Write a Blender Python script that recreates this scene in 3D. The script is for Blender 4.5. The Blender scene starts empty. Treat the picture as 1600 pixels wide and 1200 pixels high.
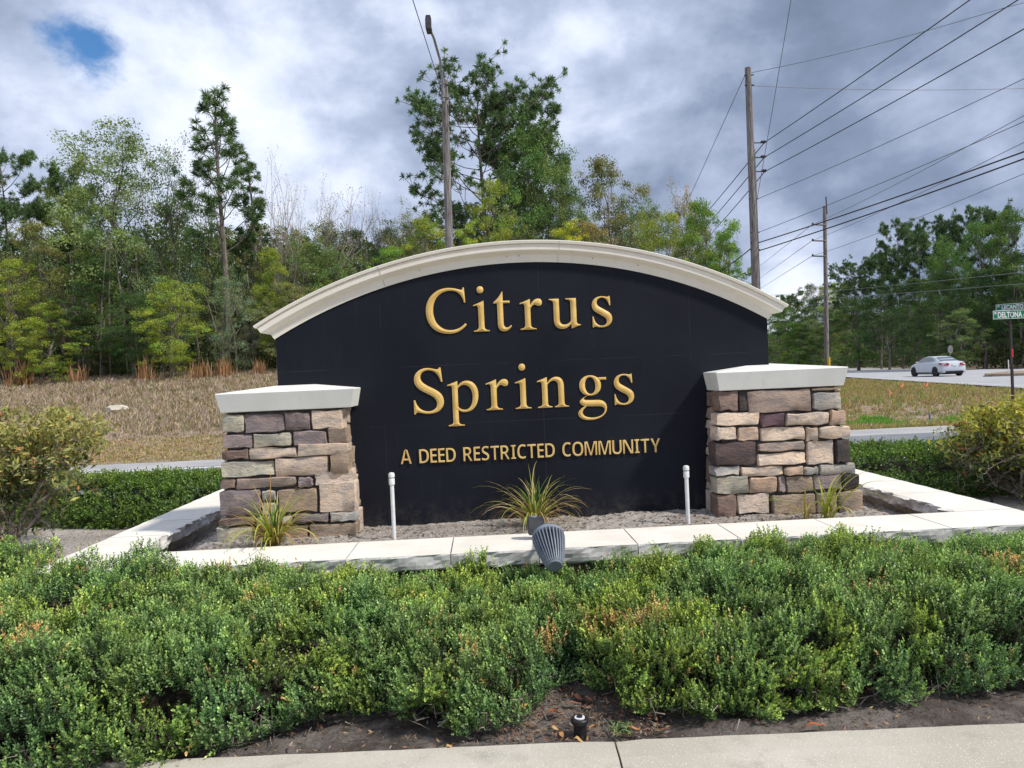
import bpy, bmesh, math, random
import numpy as np
from mathutils import Vector, Matrix, noise as mnoise

# ------------------------------------------------------------------ camera, world, sun, exposure
scene = bpy.context.scene
COL = scene.collection
FPX, EYE = 1190.0, 1.6
YAW, PITCH, ROLL = math.radians(2.1867), math.radians(-0.6724), math.radians(2.4622)
cf = Vector((math.sin(YAW)*math.cos(PITCH), math.cos(YAW)*math.cos(PITCH), math.sin(PITCH)))
r0 = Vector((math.cos(YAW), -math.sin(YAW), 0)); u0 = r0.cross(cf)
cr = r0*math.cos(ROLL) - u0*math.sin(ROLL); cu = u0*math.cos(ROLL) + r0*math.sin(ROLL)
cam_d = bpy.data.cameras.new('camera'); cam = bpy.data.objects.new('camera', cam_d); COL.objects.link(cam)
cam.matrix_world = Matrix(((cr.x, cu.x, -cf.x, 0), (cr.y, cu.y, -cf.y, 0), (cr.z, cu.z, -cf.z, EYE), (0, 0, 0, 1)))
cam_d.sensor_width = 36; cam_d.lens = 36*FPX/1600; cam_d.clip_start = 0.05; cam_d.clip_end = 3000
scene.camera = cam

def view_ray(px, py): return cf + cr*((px-800)/FPX) + cu*((600-py)/FPX)
def at(px, py, Y):                                   # a pixel of the photo at depth Y -> a point of the place
    d = view_ray(px, py); return Vector((0, 0, EYE)) + d*(Y/d.y)

SUN = Vector((0.79, -0.40, 1.0)).normalized()
sun_d = bpy.data.lights.new('sun', 'SUN'); sun_d.energy = 3.1; sun_d.angle = math.radians(4.5); sun_d.color = (1.0, 0.95, 0.87)
sun_o = bpy.data.objects.new('sun', sun_d); COL.objects.link(sun_o); sun_o.rotation_euler = SUN.to_track_quat('Z', 'Y').to_euler()
scene.view_settings.view_transform = 'Standard'; scene.view_settings.look = 'None'
scene.view_settings.exposure = 0.38; scene.view_settings.gamma = 1.0; scene.view_settings.use_curve_mapping = False

world = bpy.data.worlds.new('World'); scene.world = world; world.use_nodes = True
wt = world.node_tree; wt.nodes.clear()
class NT:                                            # small helper for wiring nodes
    def __init__(s, t): s.t = t
    def n(s, typ, **kw):
        nd = s.t.nodes.new(typ)
        for k, v in kw.items():
            if k in ('ins',):
                for kk, vv in v.items():
                    if isinstance(vv, bpy.types.NodeSocket): s.t.links.new(vv, nd.inputs[kk])
                    else: nd.inputs[kk].default_value = vv
            else: setattr(nd, k, v)
        return nd
    def m(s, op, a, b=None, c=None, clamp=False):
        nd = s.t.nodes.new('ShaderNodeMath'); nd.operation = op; nd.use_clamp = clamp
        for i, v in enumerate((a, b, c)):
            if v is None: continue
            if isinstance(v, bpy.types.NodeSocket): s.t.links.new(v, nd.inputs[i])
            else: nd.inputs[i].default_value = v
        return nd.outputs[0]
    def mr(s, v, a, b, c=0.0, d=1.0, smooth=True):
        nd = s.t.nodes.new('ShaderNodeMapRange'); nd.interpolation_type = 'SMOOTHSTEP' if smooth else 'LINEAR'
        s.t.links.new(v, nd.inputs[0])
        for i, x in enumerate((a, b, c, d)): nd.inputs[i+1].default_value = x
        return nd.outputs[0]
    def ramp(s, v, stops, interp='LINEAR'):
        nd = s.t.nodes.new('ShaderNodeValToRGB'); s.t.links.new(v, nd.inputs[0]); cr_ = nd.color_ramp; cr_.interpolation = interp
        while len(cr_.elements) < len(stops): cr_.elements.new(0.5)
        for e, (p, c) in zip(cr_.elements, stops): e.position = p; e.color = (*c, 1)
        return nd.outputs[0]
    def mix(s, f, a, b, mode='MIX'):
        nd = s.t.nodes.new('ShaderNodeMix'); nd.data_type = 'RGBA'; nd.blend_type = mode
        for sock, v in ((nd.inputs[0], f), (nd.inputs[6], a), (nd.inputs[7], b)):
            if isinstance(v, bpy.types.NodeSocket): s.t.links.new(v, sock)
            elif isinstance(v, (tuple, list)): sock.default_value = (*v[:3], 1)
            else: sock.default_value = v
        return nd.outputs[2]
    def noise(s, vec, scale, detail=4, rough=0.55, dist=0.0):
        nd = s.t.nodes.new('ShaderNodeTexNoise')
        if vec is not None: s.t.links.new(vec, nd.inputs['Vector'])
        nd.inputs['Scale'].default_value = scale; nd.inputs['Detail'].default_value = detail
        nd.inputs['Roughness'].default_value = rough; nd.inputs['Distortion'].default_value = dist
        return nd.outputs[0]

W = NT(wt)
sky = W.n('ShaderNodeTexSky', sky_type='NISHITA', sun_disc=False)
sky.sun_elevation = math.asin(SUN.z); sky.sun_rotation = math.atan2(SUN.x, SUN.y); sky.air_density = 1.0; sky.dust_density = 0.0; sky.ozone_density = 4.0
hs = W.n('ShaderNodeHueSaturation', ins={'Color': sky.outputs[0], 'Saturation': 1.2}).outputs[0]
bg_sky = W.n('ShaderNodeBackground', ins={'Color': hs, 'Strength': 0.115})
tc = W.n('ShaderNodeTexCoord'); sx = W.n('ShaderNodeSeparateXYZ', ins={0: tc.outputs['Generated']})
X, Yd, Z = sx.outputs
cv = W.n('ShaderNodeMapping', ins={'Vector': tc.outputs['Generated'], 'Scale': (1.0, 1.0, 1.45)}).outputs[0]
big = W.noise(cv, 2.3, 3, 0.5, 0.0); med = W.noise(cv, 6.0, 9, 0.54, 0.12)
fine = W.noise(cv, 17.0, 6, 0.6, 0.0)
f = W.m('ADD', W.m('ADD', W.m('MULTIPLY', big, 0.70), W.m('MULTIPLY', med, 0.72)), W.m('MULTIPLY', fine, 0.16))
f = W.m('SUBTRACT', f, 0.298)
f = W.m('ADD', f, W.mr(X, -0.45, 0.60, 0.05, -0.085, False))
for bpx, bpy_, brad, bamp in ((260, 60, .20, .07), (60, 200, .14, .02), (900, 70, .18, .07), (430, 208, .07, .06), (375, 290, .10, .04), (600, 320, .12, .09), (545, 185, .13, -.12), (700, 150, .08, .03), (30, 40, .12, -.05),
                              (1235, 452, .075, .30), (1120, 180, .18, -.06), (1330, 60, .20, -.02), (1270, 340, .16, -.08), (1480, 170, .14, .06), (1560, 330, .14, -.05), (1020, 300, .10, .06)):
    bd = view_ray(bpx, bpy_).normalized()
    bl = W.n('ShaderNodeVectorMath', operation='DISTANCE', ins={0: tc.outputs['Generated'], 1: tuple(bd)}).outputs['Value']
    f = W.m('ADD', f, W.mr(bl, 0.0, brad*1.35, bamp, 0.0))
cloud = W.ramp(f, [(0.16, (0.13, 0.17, 0.25)), (0.34, (0.20, 0.25, 0.36)), (0.50, (0.375, 0.435, 0.58)), (0.62, (0.60, 0.66, 0.80)), (0.80, (0.83, 0.86, 0.92))])
bg_cloud = W.n('ShaderNodeBackground', ins={'Color': cloud, 'Strength': 1.05})
d0 = view_ray(143, 78).normalized(); e0 = (view_ray(175, 112)-view_ray(120, 45)).normalized()
dv = W.n('ShaderNodeVectorMath', operation='SUBTRACT', ins={0: tc.outputs['Generated'], 1: tuple(d0)}).outputs[0]
along = W.n('ShaderNodeVectorMath', operation='DOT_PRODUCT', ins={0: dv, 1: tuple(e0)}).outputs['Value']
ln = W.n('ShaderNodeVectorMath', operation='LENGTH', ins={0: dv}).outputs['Value']
a2 = W.m('MULTIPLY', W.m('MULTIPLY', along, along), 0.84)
dist = W.m('SQRT', W.m('MAXIMUM', W.m('SUBTRACT', W.m('MULTIPLY', ln, ln), a2), 0.0))
dist = W.m('ADD', dist, W.m('MULTIPLY', W.m('SUBTRACT', W.noise(cv, 7.0, 6, 0.65), 0.5), 0.11))
hole = W.mr(dist, 0.010, 0.040, 1.0, 0.0)
mixs = W.n('ShaderNodeMixShader', ins={0: hole, 1: bg_cloud.outputs[0], 2: bg_sky.outputs[0]})
W.n('ShaderNodeOutputWorld', ins={0: mixs.outputs[0]})

# ------------------------------------------------------------------ helpers
rnd = random.Random(7); rng = np.random.default_rng(7)
def lin(c):
    return tuple((v/255/12.92 if v/255 <= 0.04045 else ((v/255+0.055)/1.055)**2.4) for v in c)
def tag(o, label=None, cat=None, group=None, kind=None):
    if label: o['label'] = label
    if cat: o['category'] = cat
    if group: o['group'] = group
    if kind: o['kind'] = kind
    return o
def link(name, mesh, parent=None, loc=None):
    o = bpy.data.objects.new(name, mesh); COL.objects.link(o)
    if parent is not None: o.parent = parent
    if loc is not None: o.location = loc
    return o
def empty(name, loc=(0, 0, 0), rz=0.0):
    o = bpy.data.objects.new(name, None); COL.objects.link(o); o.location = loc; o.rotation_euler = (0, 0, rz); o.empty_display_size = 0.2
    return o
def copy_tree(o, parent=None):
    c = o.copy(); COL.objects.link(c)
    if parent is not None: c.parent = parent
    for ch in list(o.children): copy_tree(ch, c)
    return c

class Mat:
    pass
def material(name, build):
    m = bpy.data.materials.new(name); m.use_nodes = True; t = m.node_tree; t.nodes.clear()
    T = NT(t); out = T.n('ShaderNodeOutputMaterial'); sh = build(T); t.links.new(sh, out.inputs[0]); return m
def pbsdf(T, color, rough=0.8, bump=None, bstr=0.3, bdist=0.02, metal=0.0, spec=0.5, coat=0.0):
    b = T.n('ShaderNodeBsdfPrincipled')
    if isinstance(color, bpy.types.NodeSocket): T.t.links.new(color, b.inputs['Base Color'])
    else: b.inputs['Base Color'].default_value = (*color, 1)
    if isinstance(rough, bpy.types.NodeSocket): T.t.links.new(rough, b.inputs['Roughness'])
    else: b.inputs['Roughness'].default_value = rough
    b.inputs['Metallic'].default_value = metal; b.inputs['Specular IOR Level'].default_value = spec; b.inputs['Coat Weight'].default_value = coat
    if bump is not None:
        bp = T.n('ShaderNodeBump', ins={'Strength': bstr, 'Distance': bdist, 'Height': bump}); T.t.links.new(bp.outputs[0], b.inputs['Normal'])
    return b.outputs[0]
def obj_vec(T, scale=None):
    c = T.n('ShaderNodeTexCoord').outputs['Object']
    if scale:
        c = T.n('ShaderNodeMapping', ins={'Vector': c, 'Scale': scale}).outputs[0]
    return c
def world_vec(T, scale=None):
    c = T.n('ShaderNodeNewGeometry').outputs['Position']
    if scale: c = T.n('ShaderNodeMapping', ins={'Vector': c, 'Scale': scale}).outputs[0]
    return c
def noisy(name, c1, c2, scale=6, detail=6, rough=0.85, bstr=0.3, bdist=0.01, bscale=None, spec=0.4, stretch=None, metal=0.0, lo=0.35, hi=0.65):
    def b(T):
        v = world_vec(T, stretch); n1 = T.noise(v, scale, detail, 0.6)
        col = T.mix(T.mr(n1, lo, hi), c1, c2); n2 = T.noise(v, bscale or scale*6, 5, 0.65)
        return pbsdf(T, col, rough, n2, bstr, bdist, metal, spec)
    return material(name, b)

def mesh_np(name, verts, faces, mat, cols=None, smooth=False):
    """verts (N,3); faces (M,k) or list of arrays of different k; cols (N,3) linear point colours"""
    me = bpy.data.meshes.new(name)
    fl = faces if isinstance(faces, list) else [faces]
    fl = [np.asarray(a, dtype=np.int32) for a in fl if len(a)]
    idx = np.concatenate([a.ravel() for a in fl]); cnt = np.concatenate([np.full(len(a), a.shape[1], dtype=np.int32) for a in fl])
    st = np.concatenate([[0], np.cumsum(cnt)[:-1]]).astype(np.int32)
    verts = np.asarray(verts, dtype=np.float32)
    me.vertices.add(len(verts)); me.vertices.foreach_set('co', verts.ravel())
    me.loops.add(len(idx)); me.loops.foreach_set('vertex_index', idx)
    me.polygons.add(len(cnt)); me.polygons.foreach_set('loop_start', st)
    me.update(calc_edges=True); me.validate()
    if cols is not None:
        a = me.color_attributes.new('col', 'FLOAT_COLOR', 'POINT')
        cc = np.ones((len(verts), 4), dtype=np.float32); cc[:, :3] = cols; a.data.foreach_set('color', cc.ravel())
    if mat is not None: me.materials.append(mat)
    if smooth: me.polygons.foreach_set('use_smooth', np.ones(len(me.polygons), dtype=bool))
    return me

class MB:                                            # collects shapes into one mesh
    def __init__(s): s.v = []; s.f = []; s.n = 0
    def add(s, vs, fs):
        s.v.extend([tuple(v) for v in vs]); s.f.extend([tuple(i+s.n for i in f) for f in fs]); s.n += len(vs)
    def box(s, x0, x1, y0, y1, z0, z1, M=None):
        vs = [Vector((x, y, z)) for z in (z0, z1) for y in (y0, y1) for x in (x0, x1)]
        if M: vs = [M @ v for v in vs]
        s.add(vs, [(0, 2, 3, 1), (4, 5, 7, 6), (0, 1, 5, 4), (2, 6, 7, 3), (0, 4, 6, 2), (1, 3, 7, 5)])
    def tube(s, pts, rads, n=8, caps=True):
        pts = [Vector(p) for p in pts]
        if not hasattr(rads, '__len__'): rads = [rads]*len(pts)
        rings = []; up = None
        for i, p in enumerate(pts):
            d = (pts[min(i+1, len(pts)-1)]-pts[max(i-1, 0)]).normalized()
            if up is None: up = d.orthogonal().normalized()
            up = (up - d*up.dot(d)); up = up.normalized() if up.length > 1e-6 else d.orthogonal().normalized()
            w = d.cross(up)
            rings.append([p + (up*math.cos(2*math.pi*k/n)+w*math.sin(2*math.pi*k/n))*rads[i] for k in range(n)])
        vs = [v for r in rings for v in r]; fs = []
        for i in range(len(pts)-1):
            for k in range(n): fs.append((i*n+k, i*n+(k+1) % n, (i+1)*n+(k+1) % n, (i+1)*n+k))
        if caps: fs.append(tuple(range(n-1, -1, -1))); fs.append(tuple((len(pts)-1)*n+k for k in range(n)))
        s.add(vs, fs)
    def lathe(s, prof, n=16, M=None):
        vs = []; fs = []
        for (r, z) in prof:
            for k in range(n):
                v = Vector((r*math.cos(2*math.pi*k/n), r*math.sin(2*math.pi*k/n), z)); vs.append(M @ v if M else v)
        for i in range(len(prof)-1):
            for k in range(n): fs.append((i*n+k, i*n+(k+1) % n, (i+1)*n+(k+1) % n, (i+1)*n+k))
        fs.append(tuple(range(n-1, -1, -1))); fs.append(tuple((len(prof)-1)*n+k for k in range(n)))
        s.add(vs, fs)
    def mesh(s, name, mat, smooth=False, bevel=0):
        me = bpy.data.meshes.new(name); me.from_pydata(s.v, [], s.f); me.update()
        if bevel:
            bm = bmesh.new(); bm.from_mesh(me); bmesh.ops.bevel(bm, geom=bm.edges[:], offset=bevel, segments=2, affect='EDGES', clamp_overlap=True); bm.to_mesh(me); bm.free()
        if mat is not None: me.materials.append(mat)
        if smooth:
            me.polygons.foreach_set('use_smooth', np.ones(len(me.polygons), dtype=bool))
            try: me.set_sharp_from_angle(angle=math.radians(35))
            except Exception: pass
        return me
    def build(s, name, mat, parent=None, smooth=False, bevel=0): return link(name, s.mesh(name, mat, smooth, bevel), parent)

# ------------------------------------------------------------------ materials
def leafmat(name, transl=0.3, rough=0.55, spec=0.35):
    def b(T):
        at_ = T.n('ShaderNodeAttribute', attribute_name='col').outputs['Color']; oc = T.n('ShaderNodeObjectInfo').outputs['Color']
        c = T.mix(1.0, at_, oc, 'MULTIPLY')
        p = pbsdf(T, c, rough, spec=spec)
        tr = T.n('ShaderNodeBsdfTranslucent', ins={'Color': T.mix(1.0, c, (1.15, 1.25, 0.6), 'MULTIPLY')}).outputs[0]
        return T.n('ShaderNodeMixShader', ins={0: transl, 1: p, 2: tr}).outputs[0]
    return material(name, b)
M_leaf = leafmat('tree leaf'); M_hedgeleaf = leafmat('hedge leaf', 0.22, 0.42, 0.5); M_grass = leafmat('grass blade', 0.3, 0.7, 0.2)
M_bark = noisy('bark', (0.10, 0.083, 0.068), (0.24, 0.21, 0.18), 3, 6, 0.95, 0.6, 0.02, 14, stretch=(3, 3, 0.7))
M_palebark = noisy('pale bark', (0.22, 0.20, 0.18), (0.36, 0.34, 0.31), 3, 6, 0.95, 0.5, 0.02, 14)
M_twig = noisy('twig', (0.16, 0.125, 0.10), (0.36, 0.31, 0.27), 9, 4, 0.9, 0.3, 0.005)
M_darkcore = noisy('dark fill for inner shade', (0.015, 0.014, 0.008), (0.05, 0.04, 0.028), 25, 5, 1.0, 0.9, 0.02, 60)  # near black colour stands in for the shade inside hedge and shrubs

def poleb(T):
    v = world_vec(T, (6, 6, 0.35)); n = T.noise(v, 4, 8, 0.7)
    c = T.ramp(n, [(0.3, (0.085, 0.075, 0.068)), (0.5, (0.23, 0.21, 0.20)), (0.7, (0.40, 0.375, 0.355))])
    g = T.noise(world_vec(T, (30, 30, 0.6)), 3, 4, 0.6)
    return pbsdf(T, T.mix(T.mr(g, 0.52, 0.62), c, (0.04, 0.035, 0.03)), 0.9, g, 0.6, 0.02)
M_pole = material('weathered pole wood', poleb)
M_metal = noisy('galvanised metal', (0.23, 0.24, 0.25), (0.36, 0.37, 0.38), 8, 4, 0.5, 0.1, 0.002, metal=0.6)
M_darkmetal = noisy('dark metal', (0.03, 0.03, 0.033), (0.06, 0.06, 0.065), 8, 4, 0.5, 0.1, 0.002)
M_wire = noisy('cable', (0.025, 0.026, 0.03), (0.05, 0.05, 0.055), 3, 2, 0.7)
M_wiregrey = noisy('bare aluminium cable', (0.12, 0.125, 0.14), (0.18, 0.185, 0.2), 3, 2, 0.6)

def soilb(T):
    v = world_vec(T); n = T.noise(v, 1.6, 8, 0.65); n2 = T.noise(v, 34, 7, 0.8); n3 = T.noise(v, 110, 4, 0.7)
    c = T.mix(T.mr(n, 0.35, 0.65), (0.37, 0.325, 0.29), (0.52, 0.475, 0.43))
    c = T.mix(T.mr(n2, 0.50, 0.62, 0, 0.55), c, (0.15, 0.12, 0.10)); c = T.mix(T.mr(n3, 0.6, 0.75, 0, 0.6), c, (0.62, 0.58, 0.53))
    h = T.m('ADD', n2, T.m('MULTIPLY', n3, 0.4))
    return pbsdf(T, c, 0.98, h, 0.9, 0.02, spec=0.15)
M_sand = material('pale sandy soil', soilb)
def soildb(T):
    v = world_vec(T); n = T.noise(v, 2.2, 8, 0.65, 0.4); n2 = T.noise(v, 30, 6, 0.75, 0.3); n3 = T.noise(v, 120, 4, 0.7)
    c = T.mix(T.mr(n, 0.40, 0.62), (0.11, 0.092, 0.082), (0.235, 0.205, 0.185))
    c = T.mix(T.mr(n2, 0.5, 0.64, 0, 0.8), c, (0.06, 0.045, 0.036)); c = T.mix(T.mr(n3, 0.62, 0.74, 0, 0.6), c, (0.45, 0.40, 0.35))
    return pbsdf(T, c, 0.98, T.m('ADD', n2, T.m('MULTIPLY', n3, 0.4)), 0.9, 0.025, spec=0.15)
M_darksoil = material('hedge soil with shade in its colour', soildb)  # soil tones lowered, the hedge's shade is put into the colour

def fieldb(T):
    v = world_vec(T); n = T.noise(v, 0.35, 6, 0.6); n2 = T.noise(v, 3, 8, 0.7); n3 = T.noise(v, 20, 4, 0.7)
    c = T.mix(T.mr(n, 0.4, 0.6), (0.33, 0.255, 0.19), (0.36, 0.285, 0.22))
    c = T.mix(T.mr(n2, 0.45, 0.7, 0, 0.7), c, (0.19, 0.135, 0.085)); c = T.mix(T.mr(n3, 0.5, 0.8, 0, 0.8), c, (0.40, 0.32, 0.20))
    g = T.noise(v, 0.22, 5, 0.65); c = T.mix(T.mr(g, 0.56, 0.66, 0, 0.65), c, (0.13, 0.155, 0.05))
    return pbsdf(T, c, 1.0, n3, 0.8, 0.05, spec=0.1)
M_field = material('dry field grass', fieldb)
def asph(c1, c2, agg):
    def b(T):
        v = world_vec(T); n = T.noise(v, 0.8, 6, 0.65); n2 = T.noise(v, 60, 4, 0.8)
        c = T.mix(T.mr(n, 0.35, 0.65), c1, c2); c = T.mix(T.mr(n2, 0.55, 0.75, 0, 0.7), c, agg)
        return pbsdf(T, c, 0.92, n2, 0.5, 0.006, spec=0.3)
    return b
M_asphalt = material('worn grey asphalt', asph((0.17, 0.18, 0.20), (0.22, 0.23, 0.25), (0.34, 0.34, 0.36)))
M_shoulder = material('sun bleached road shoulder', asph((0.34, 0.335, 0.33), (0.44, 0.43, 0.42), (0.52, 0.51, 0.50)))
M_highway = material('bleached highway asphalt', asph((0.36, 0.36, 0.37), (0.44, 0.44, 0.45), (0.50, 0.50, 0.51)))
M_line = noisy('white road paint', (0.6, 0.6, 0.58), (0.8, 0.8, 0.78), 5, 5, 0.7)
def kerbb(T):
    v = world_vec(T); n = T.noise(v, 1.2, 6, 0.6); sp = T.noise(v, 85, 3, 0.6); dk = T.noise(v, 150, 3, 0.6); st = T.noise(v, 5, 7, 0.7)
    c = T.mix(T.mr(n, 0.35, 0.65), (0.45, 0.415, 0.34), (0.54, 0.50, 0.425)); c = T.mix(T.mr(st, 0.5, 0.75, 0, 0.5), c, (0.27, 0.25, 0.20))
    vo = T.n('ShaderNodeTexVoronoi', ins={'Vector': v, 'Scale': 75.0}); c = T.mix(T.mr(vo.outputs['Distance'], 0.16, 0.24, 0.75, 0.0), c, (0.70, 0.67, 0.60))
    c = T.mix(T.mr(dk, 0.62, 0.72, 0, 0.6), c, (0.13, 0.12, 0.10))
    return pbsdf(T, c, 0.9, T.m('ADD', sp, dk), 0.35, 0.006, spec=0.3)
M_kerb = material('exposed aggregate concrete', kerbb)

def whiteb(c1, c2, dirt, bsc=40, bst=0.15):
    def b(T):
        v = world_vec(T); n = T.noise(v, 3, 6, 0.6); d = T.noise(world_vec(T, (7, 7, 1.2)), 2.4, 7, 0.7); n3 = T.noise(v, bsc, 5, 0.65)
        c = T.mix(T.mr(n, 0.35, 0.65), c1, c2); c = T.mix(T.mr(d, 0.55, 0.80, 0, 0.45), c, dirt)
        return pbsdf(T, c, 0.75, n3, bst, 0.008, spec=0.35)
    return b
M_cream = material('cream painted moulding', whiteb((0.83, 0.78, 0.67), (0.86, 0.82, 0.72), (0.62, 0.55, 0.44), 60, 0.06))
M_capwhite = material('off white painted pier cap', whiteb((0.72, 0.72, 0.68), (0.79, 0.79, 0.75), (0.52, 0.50, 0.44), 90, 0.10))
def capstone_b(T):
    v = world_vec(T); gm = T.n('ShaderNodeNewGeometry'); n = T.noise(v, 3, 6, 0.6); n3 = T.noise(v, 45, 6, 0.7)
    nz = T.n('ShaderNodeSeparateXYZ', ins={0: gm.outputs['Normal']}).outputs[2]
    st = T.noise(v, 9, 7, 0.7); spk = T.noise(v, 95, 3, 0.6)
    top = T.mix(T.mr(n, 0.35, 0.65), (0.72, 0.68, 0.60), (0.80, 0.76, 0.68)); top = T.mix(T.mr(st, 0.56, 0.78, 0, 0.4), top, (0.50, 0.46, 0.40)); top = T.mix(T.mr(spk, 0.70, 0.78, 0, 0.5), top, (0.3, 0.26, 0.22))
    raw = T.mix(T.mr(st, 0.35, 0.65), (0.40, 0.39, 0.375), (0.62, 0.605, 0.58))   # the broken edge is unpainted stone
    return pbsdf(T, T.mix(T.mr(nz, 0.75, 0.92), raw, top), 0.85, n3, 0.22, 0.008, spec=0.3)
M_capstone = material('pale coping stone with split edge', capstone_b)
def blackb(T):
    v = world_vec(T); n = T.noise(v, 1.3, 6, 0.6); s = T.noise(world_vec(T, (5, 5, 0.5)), 3, 7, 0.75); sc = T.noise(world_vec(T, (1.2, 1, 22)), 2.2, 6, 0.8)
    c = T.mix(T.mr(n, 0.35, 0.65), (0.0050, 0.0066, 0.0125), (0.0085, 0.0105, 0.0185)); c = T.mix(T.mr(s, 0.55, 0.78, 0, 0.45), c, (0.030, 0.031, 0.036))
    c = T.mix(T.mr(sc, 0.73, 0.80, 0, 0.35), c, (0.07, 0.07, 0.075))
    sp = T.n('ShaderNodeSeparateXYZ', ins={0: v}).outputs; br = T.noise(v, 2.1, 4, 0.6)
    for ax_, p_ in ((0, -0.78), (0, 0.47), (0, 1.66), (2, 1.70), (2, 1.24)):
        ln_ = T.m('LESS_THAN', T.m('ABSOLUTE', T.m('SUBTRACT', sp[ax_], p_)), 0.0016)
        c = T.mix(T.m('MULTIPLY', ln_, T.mr(br, 0.42, 0.58, 0.05, 0.8)), c, (0.035, 0.036, 0.042))
    ds = T.m('MULTIPLY', T.mr(sp[2], 0.44, 0.72, 1.0, 0.0), T.mr(T.noise(v, 11, 7, 0.75), 0.40, 0.70, 0.0, 0.55)); c = T.mix(ds, c, (0.075, 0.066, 0.058))
    return pbsdf(T, c, T.mr(n, 0.3, 0.7, 0.5, 0.68), T.noise(v, 50, 5, 0.6), 0.12, 0.006, spec=0.22)
M_black = material('black painted panel', blackb)
M_gold = noisy('satin gold letter paint', (0.68, 0.43, 0.11), (0.80, 0.54, 0.17), 9, 4, 0.38, 0.08, 0.002, spec=0.6)
M_gold2 = noisy('pale gold letter paint', (0.66, 0.43, 0.14), (0.76, 0.54, 0.2), 9, 4, 0.42, 0.08, 0.002, spec=0.6)
def stoneb(T):
    oi = T.n('ShaderNodeObjectInfo'); oc = oi.outputs['Color']
    off = T.n('ShaderNodeCombineXYZ', ins={0: T.m('MULTIPLY', oi.outputs['Random'], 37.0), 1: T.m('MULTIPLY', oi.outputs['Random'], 11.0), 2: 0.0}).outputs[0]
    v = T.n('ShaderNodeVectorMath', operation='ADD', ins={0: world_vec(T), 1: off}).outputs[0]
    vs = T.n('ShaderNodeMapping', ins={'Vector': v, 'Scale': (1, 1, 2.2)}).outputs[0]
    a = T.noise(vs, 7, 7, 0.65, 0.6); b2 = T.noise(vs, 22, 6, 0.7, 0.4); g = T.noise(v, 80, 4, 0.7)
    warm = T.mix(1.0, oc, (1.16, 1.08, 0.97), 'MULTIPLY'); cool = T.mix(1.0, oc, (0.74, 0.75, 0.77), 'MULTIPLY')
    c = T.mix(T.mr(a, 0.38, 0.62), cool, warm); c = T.mix(T.mr(b2, 0.54, 0.72, 0, 0.55), c, T.mix(1.0, oc, (0.46, 0.43, 0.42), 'MULTIPLY'))
    c = T.mix(T.mr(g, 0.6, 0.78, 0, 0.35), c, T.mix(1.0, oc, (1.35, 1.32, 1.28), 'MULTIPLY'))
    return pbsdf(T, c, 0.88, T.m('ADD', T.m('MULTIPLY', b2, 1.0), T.m('MULTIPLY', g, 0.30)), 0.85, 0.022, spec=0.3)
M_stone = material('cultured ledge stone', stoneb)
M_mortar = noisy('recessed dark mortar', (0.05, 0.045, 0.042), (0.12, 0.11, 0.105), 14, 5, 0.95, 0.6, 0.01, 60)
M_concrete = noisy('rough tan concrete', (0.26, 0.22, 0.18), (0.42, 0.37, 0.30), 6, 7, 0.95, 0.7, 0.02, 30)
M_pvc = noisy('white plastic pipe', (0.70, 0.70, 0.70), (0.80, 0.80, 0.80), 8, 3, 0.4)
M_blackplastic = noisy('black plastic', (0.010, 0.010, 0.011), (0.022, 0.022, 0.024), 8, 3, 0.45)
M_lamp = noisy('blue grey powder coat', (0.17, 0.195, 0.24), (0.23, 0.26, 0.30), 12, 4, 0.5, 0.1, 0.002, spec=0.5)
M_box = noisy('charcoal junction box', (0.045, 0.048, 0.06), (0.075, 0.078, 0.09), 12, 4, 0.55)
M_glass = material('dark window glass', lambda T: pbsdf(T, (0.10, 0.13, 0.15), 0.06, spec=0.8))
M_green = noisy('green sign sheeting', (0.0, 0.15, 0.085), (0.005, 0.18, 0.10), 6, 3, 0.45)
M_signwhite = noisy('white sign sheeting', (0.72, 0.75, 0.74), (0.8, 0.82, 0.8), 6, 3, 0.5)
M_red = noisy('red reflective tape', (0.45, 0.02, 0.03), (0.5, 0.03, 0.04), 6, 3, 0.5)
M_post = noisy('brown black sign post', (0.035, 0.028, 0.028), (0.06, 0.045, 0.045), 6, 3, 0.6)
M_orange = noisy('orange survey ribbon', (0.75, 0.17, 0.05), (0.85, 0.25, 0.10), 6, 3, 0.6)
M_yellow = noisy('yellow plastic sleeve', (0.70, 0.42, 0.02), (0.75, 0.5, 0.04), 6, 3, 0.6)
M_blue = noisy('blue plastic marker', (0.05, 0.12, 0.22), (0.08, 0.16, 0.28), 6, 3, 0.6)
M_limerock = noisy('pale limestone', (0.50, 0.45, 0.36), (0.65, 0.60, 0.50), 6, 5, 0.9, 0.5, 0.02)
M_deadleaf = leafmat('fallen leaf', 0.15, 0.7, 0.2)
M_carpaint = noisy('silver white car paint', (0.60, 0.64, 0.70), (0.64, 0.68, 0.74), 4, 2, 0.25, 0.0, 0.001, spec=0.6)
M_tyre = noisy('tyre rubber', (0.012, 0.012, 0.012), (0.02, 0.02, 0.02), 12, 3, 0.8)
M_rim = noisy('alloy rim', (0.30, 0.31, 0.33), (0.4, 0.41, 0.43), 6, 3, 0.35, metal=0.7)
M_tail = noisy('red tail lamp lens', (0.42, 0.01, 0.02), (0.5, 0.02, 0.03), 5, 2, 0.2, spec=0.7)

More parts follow.
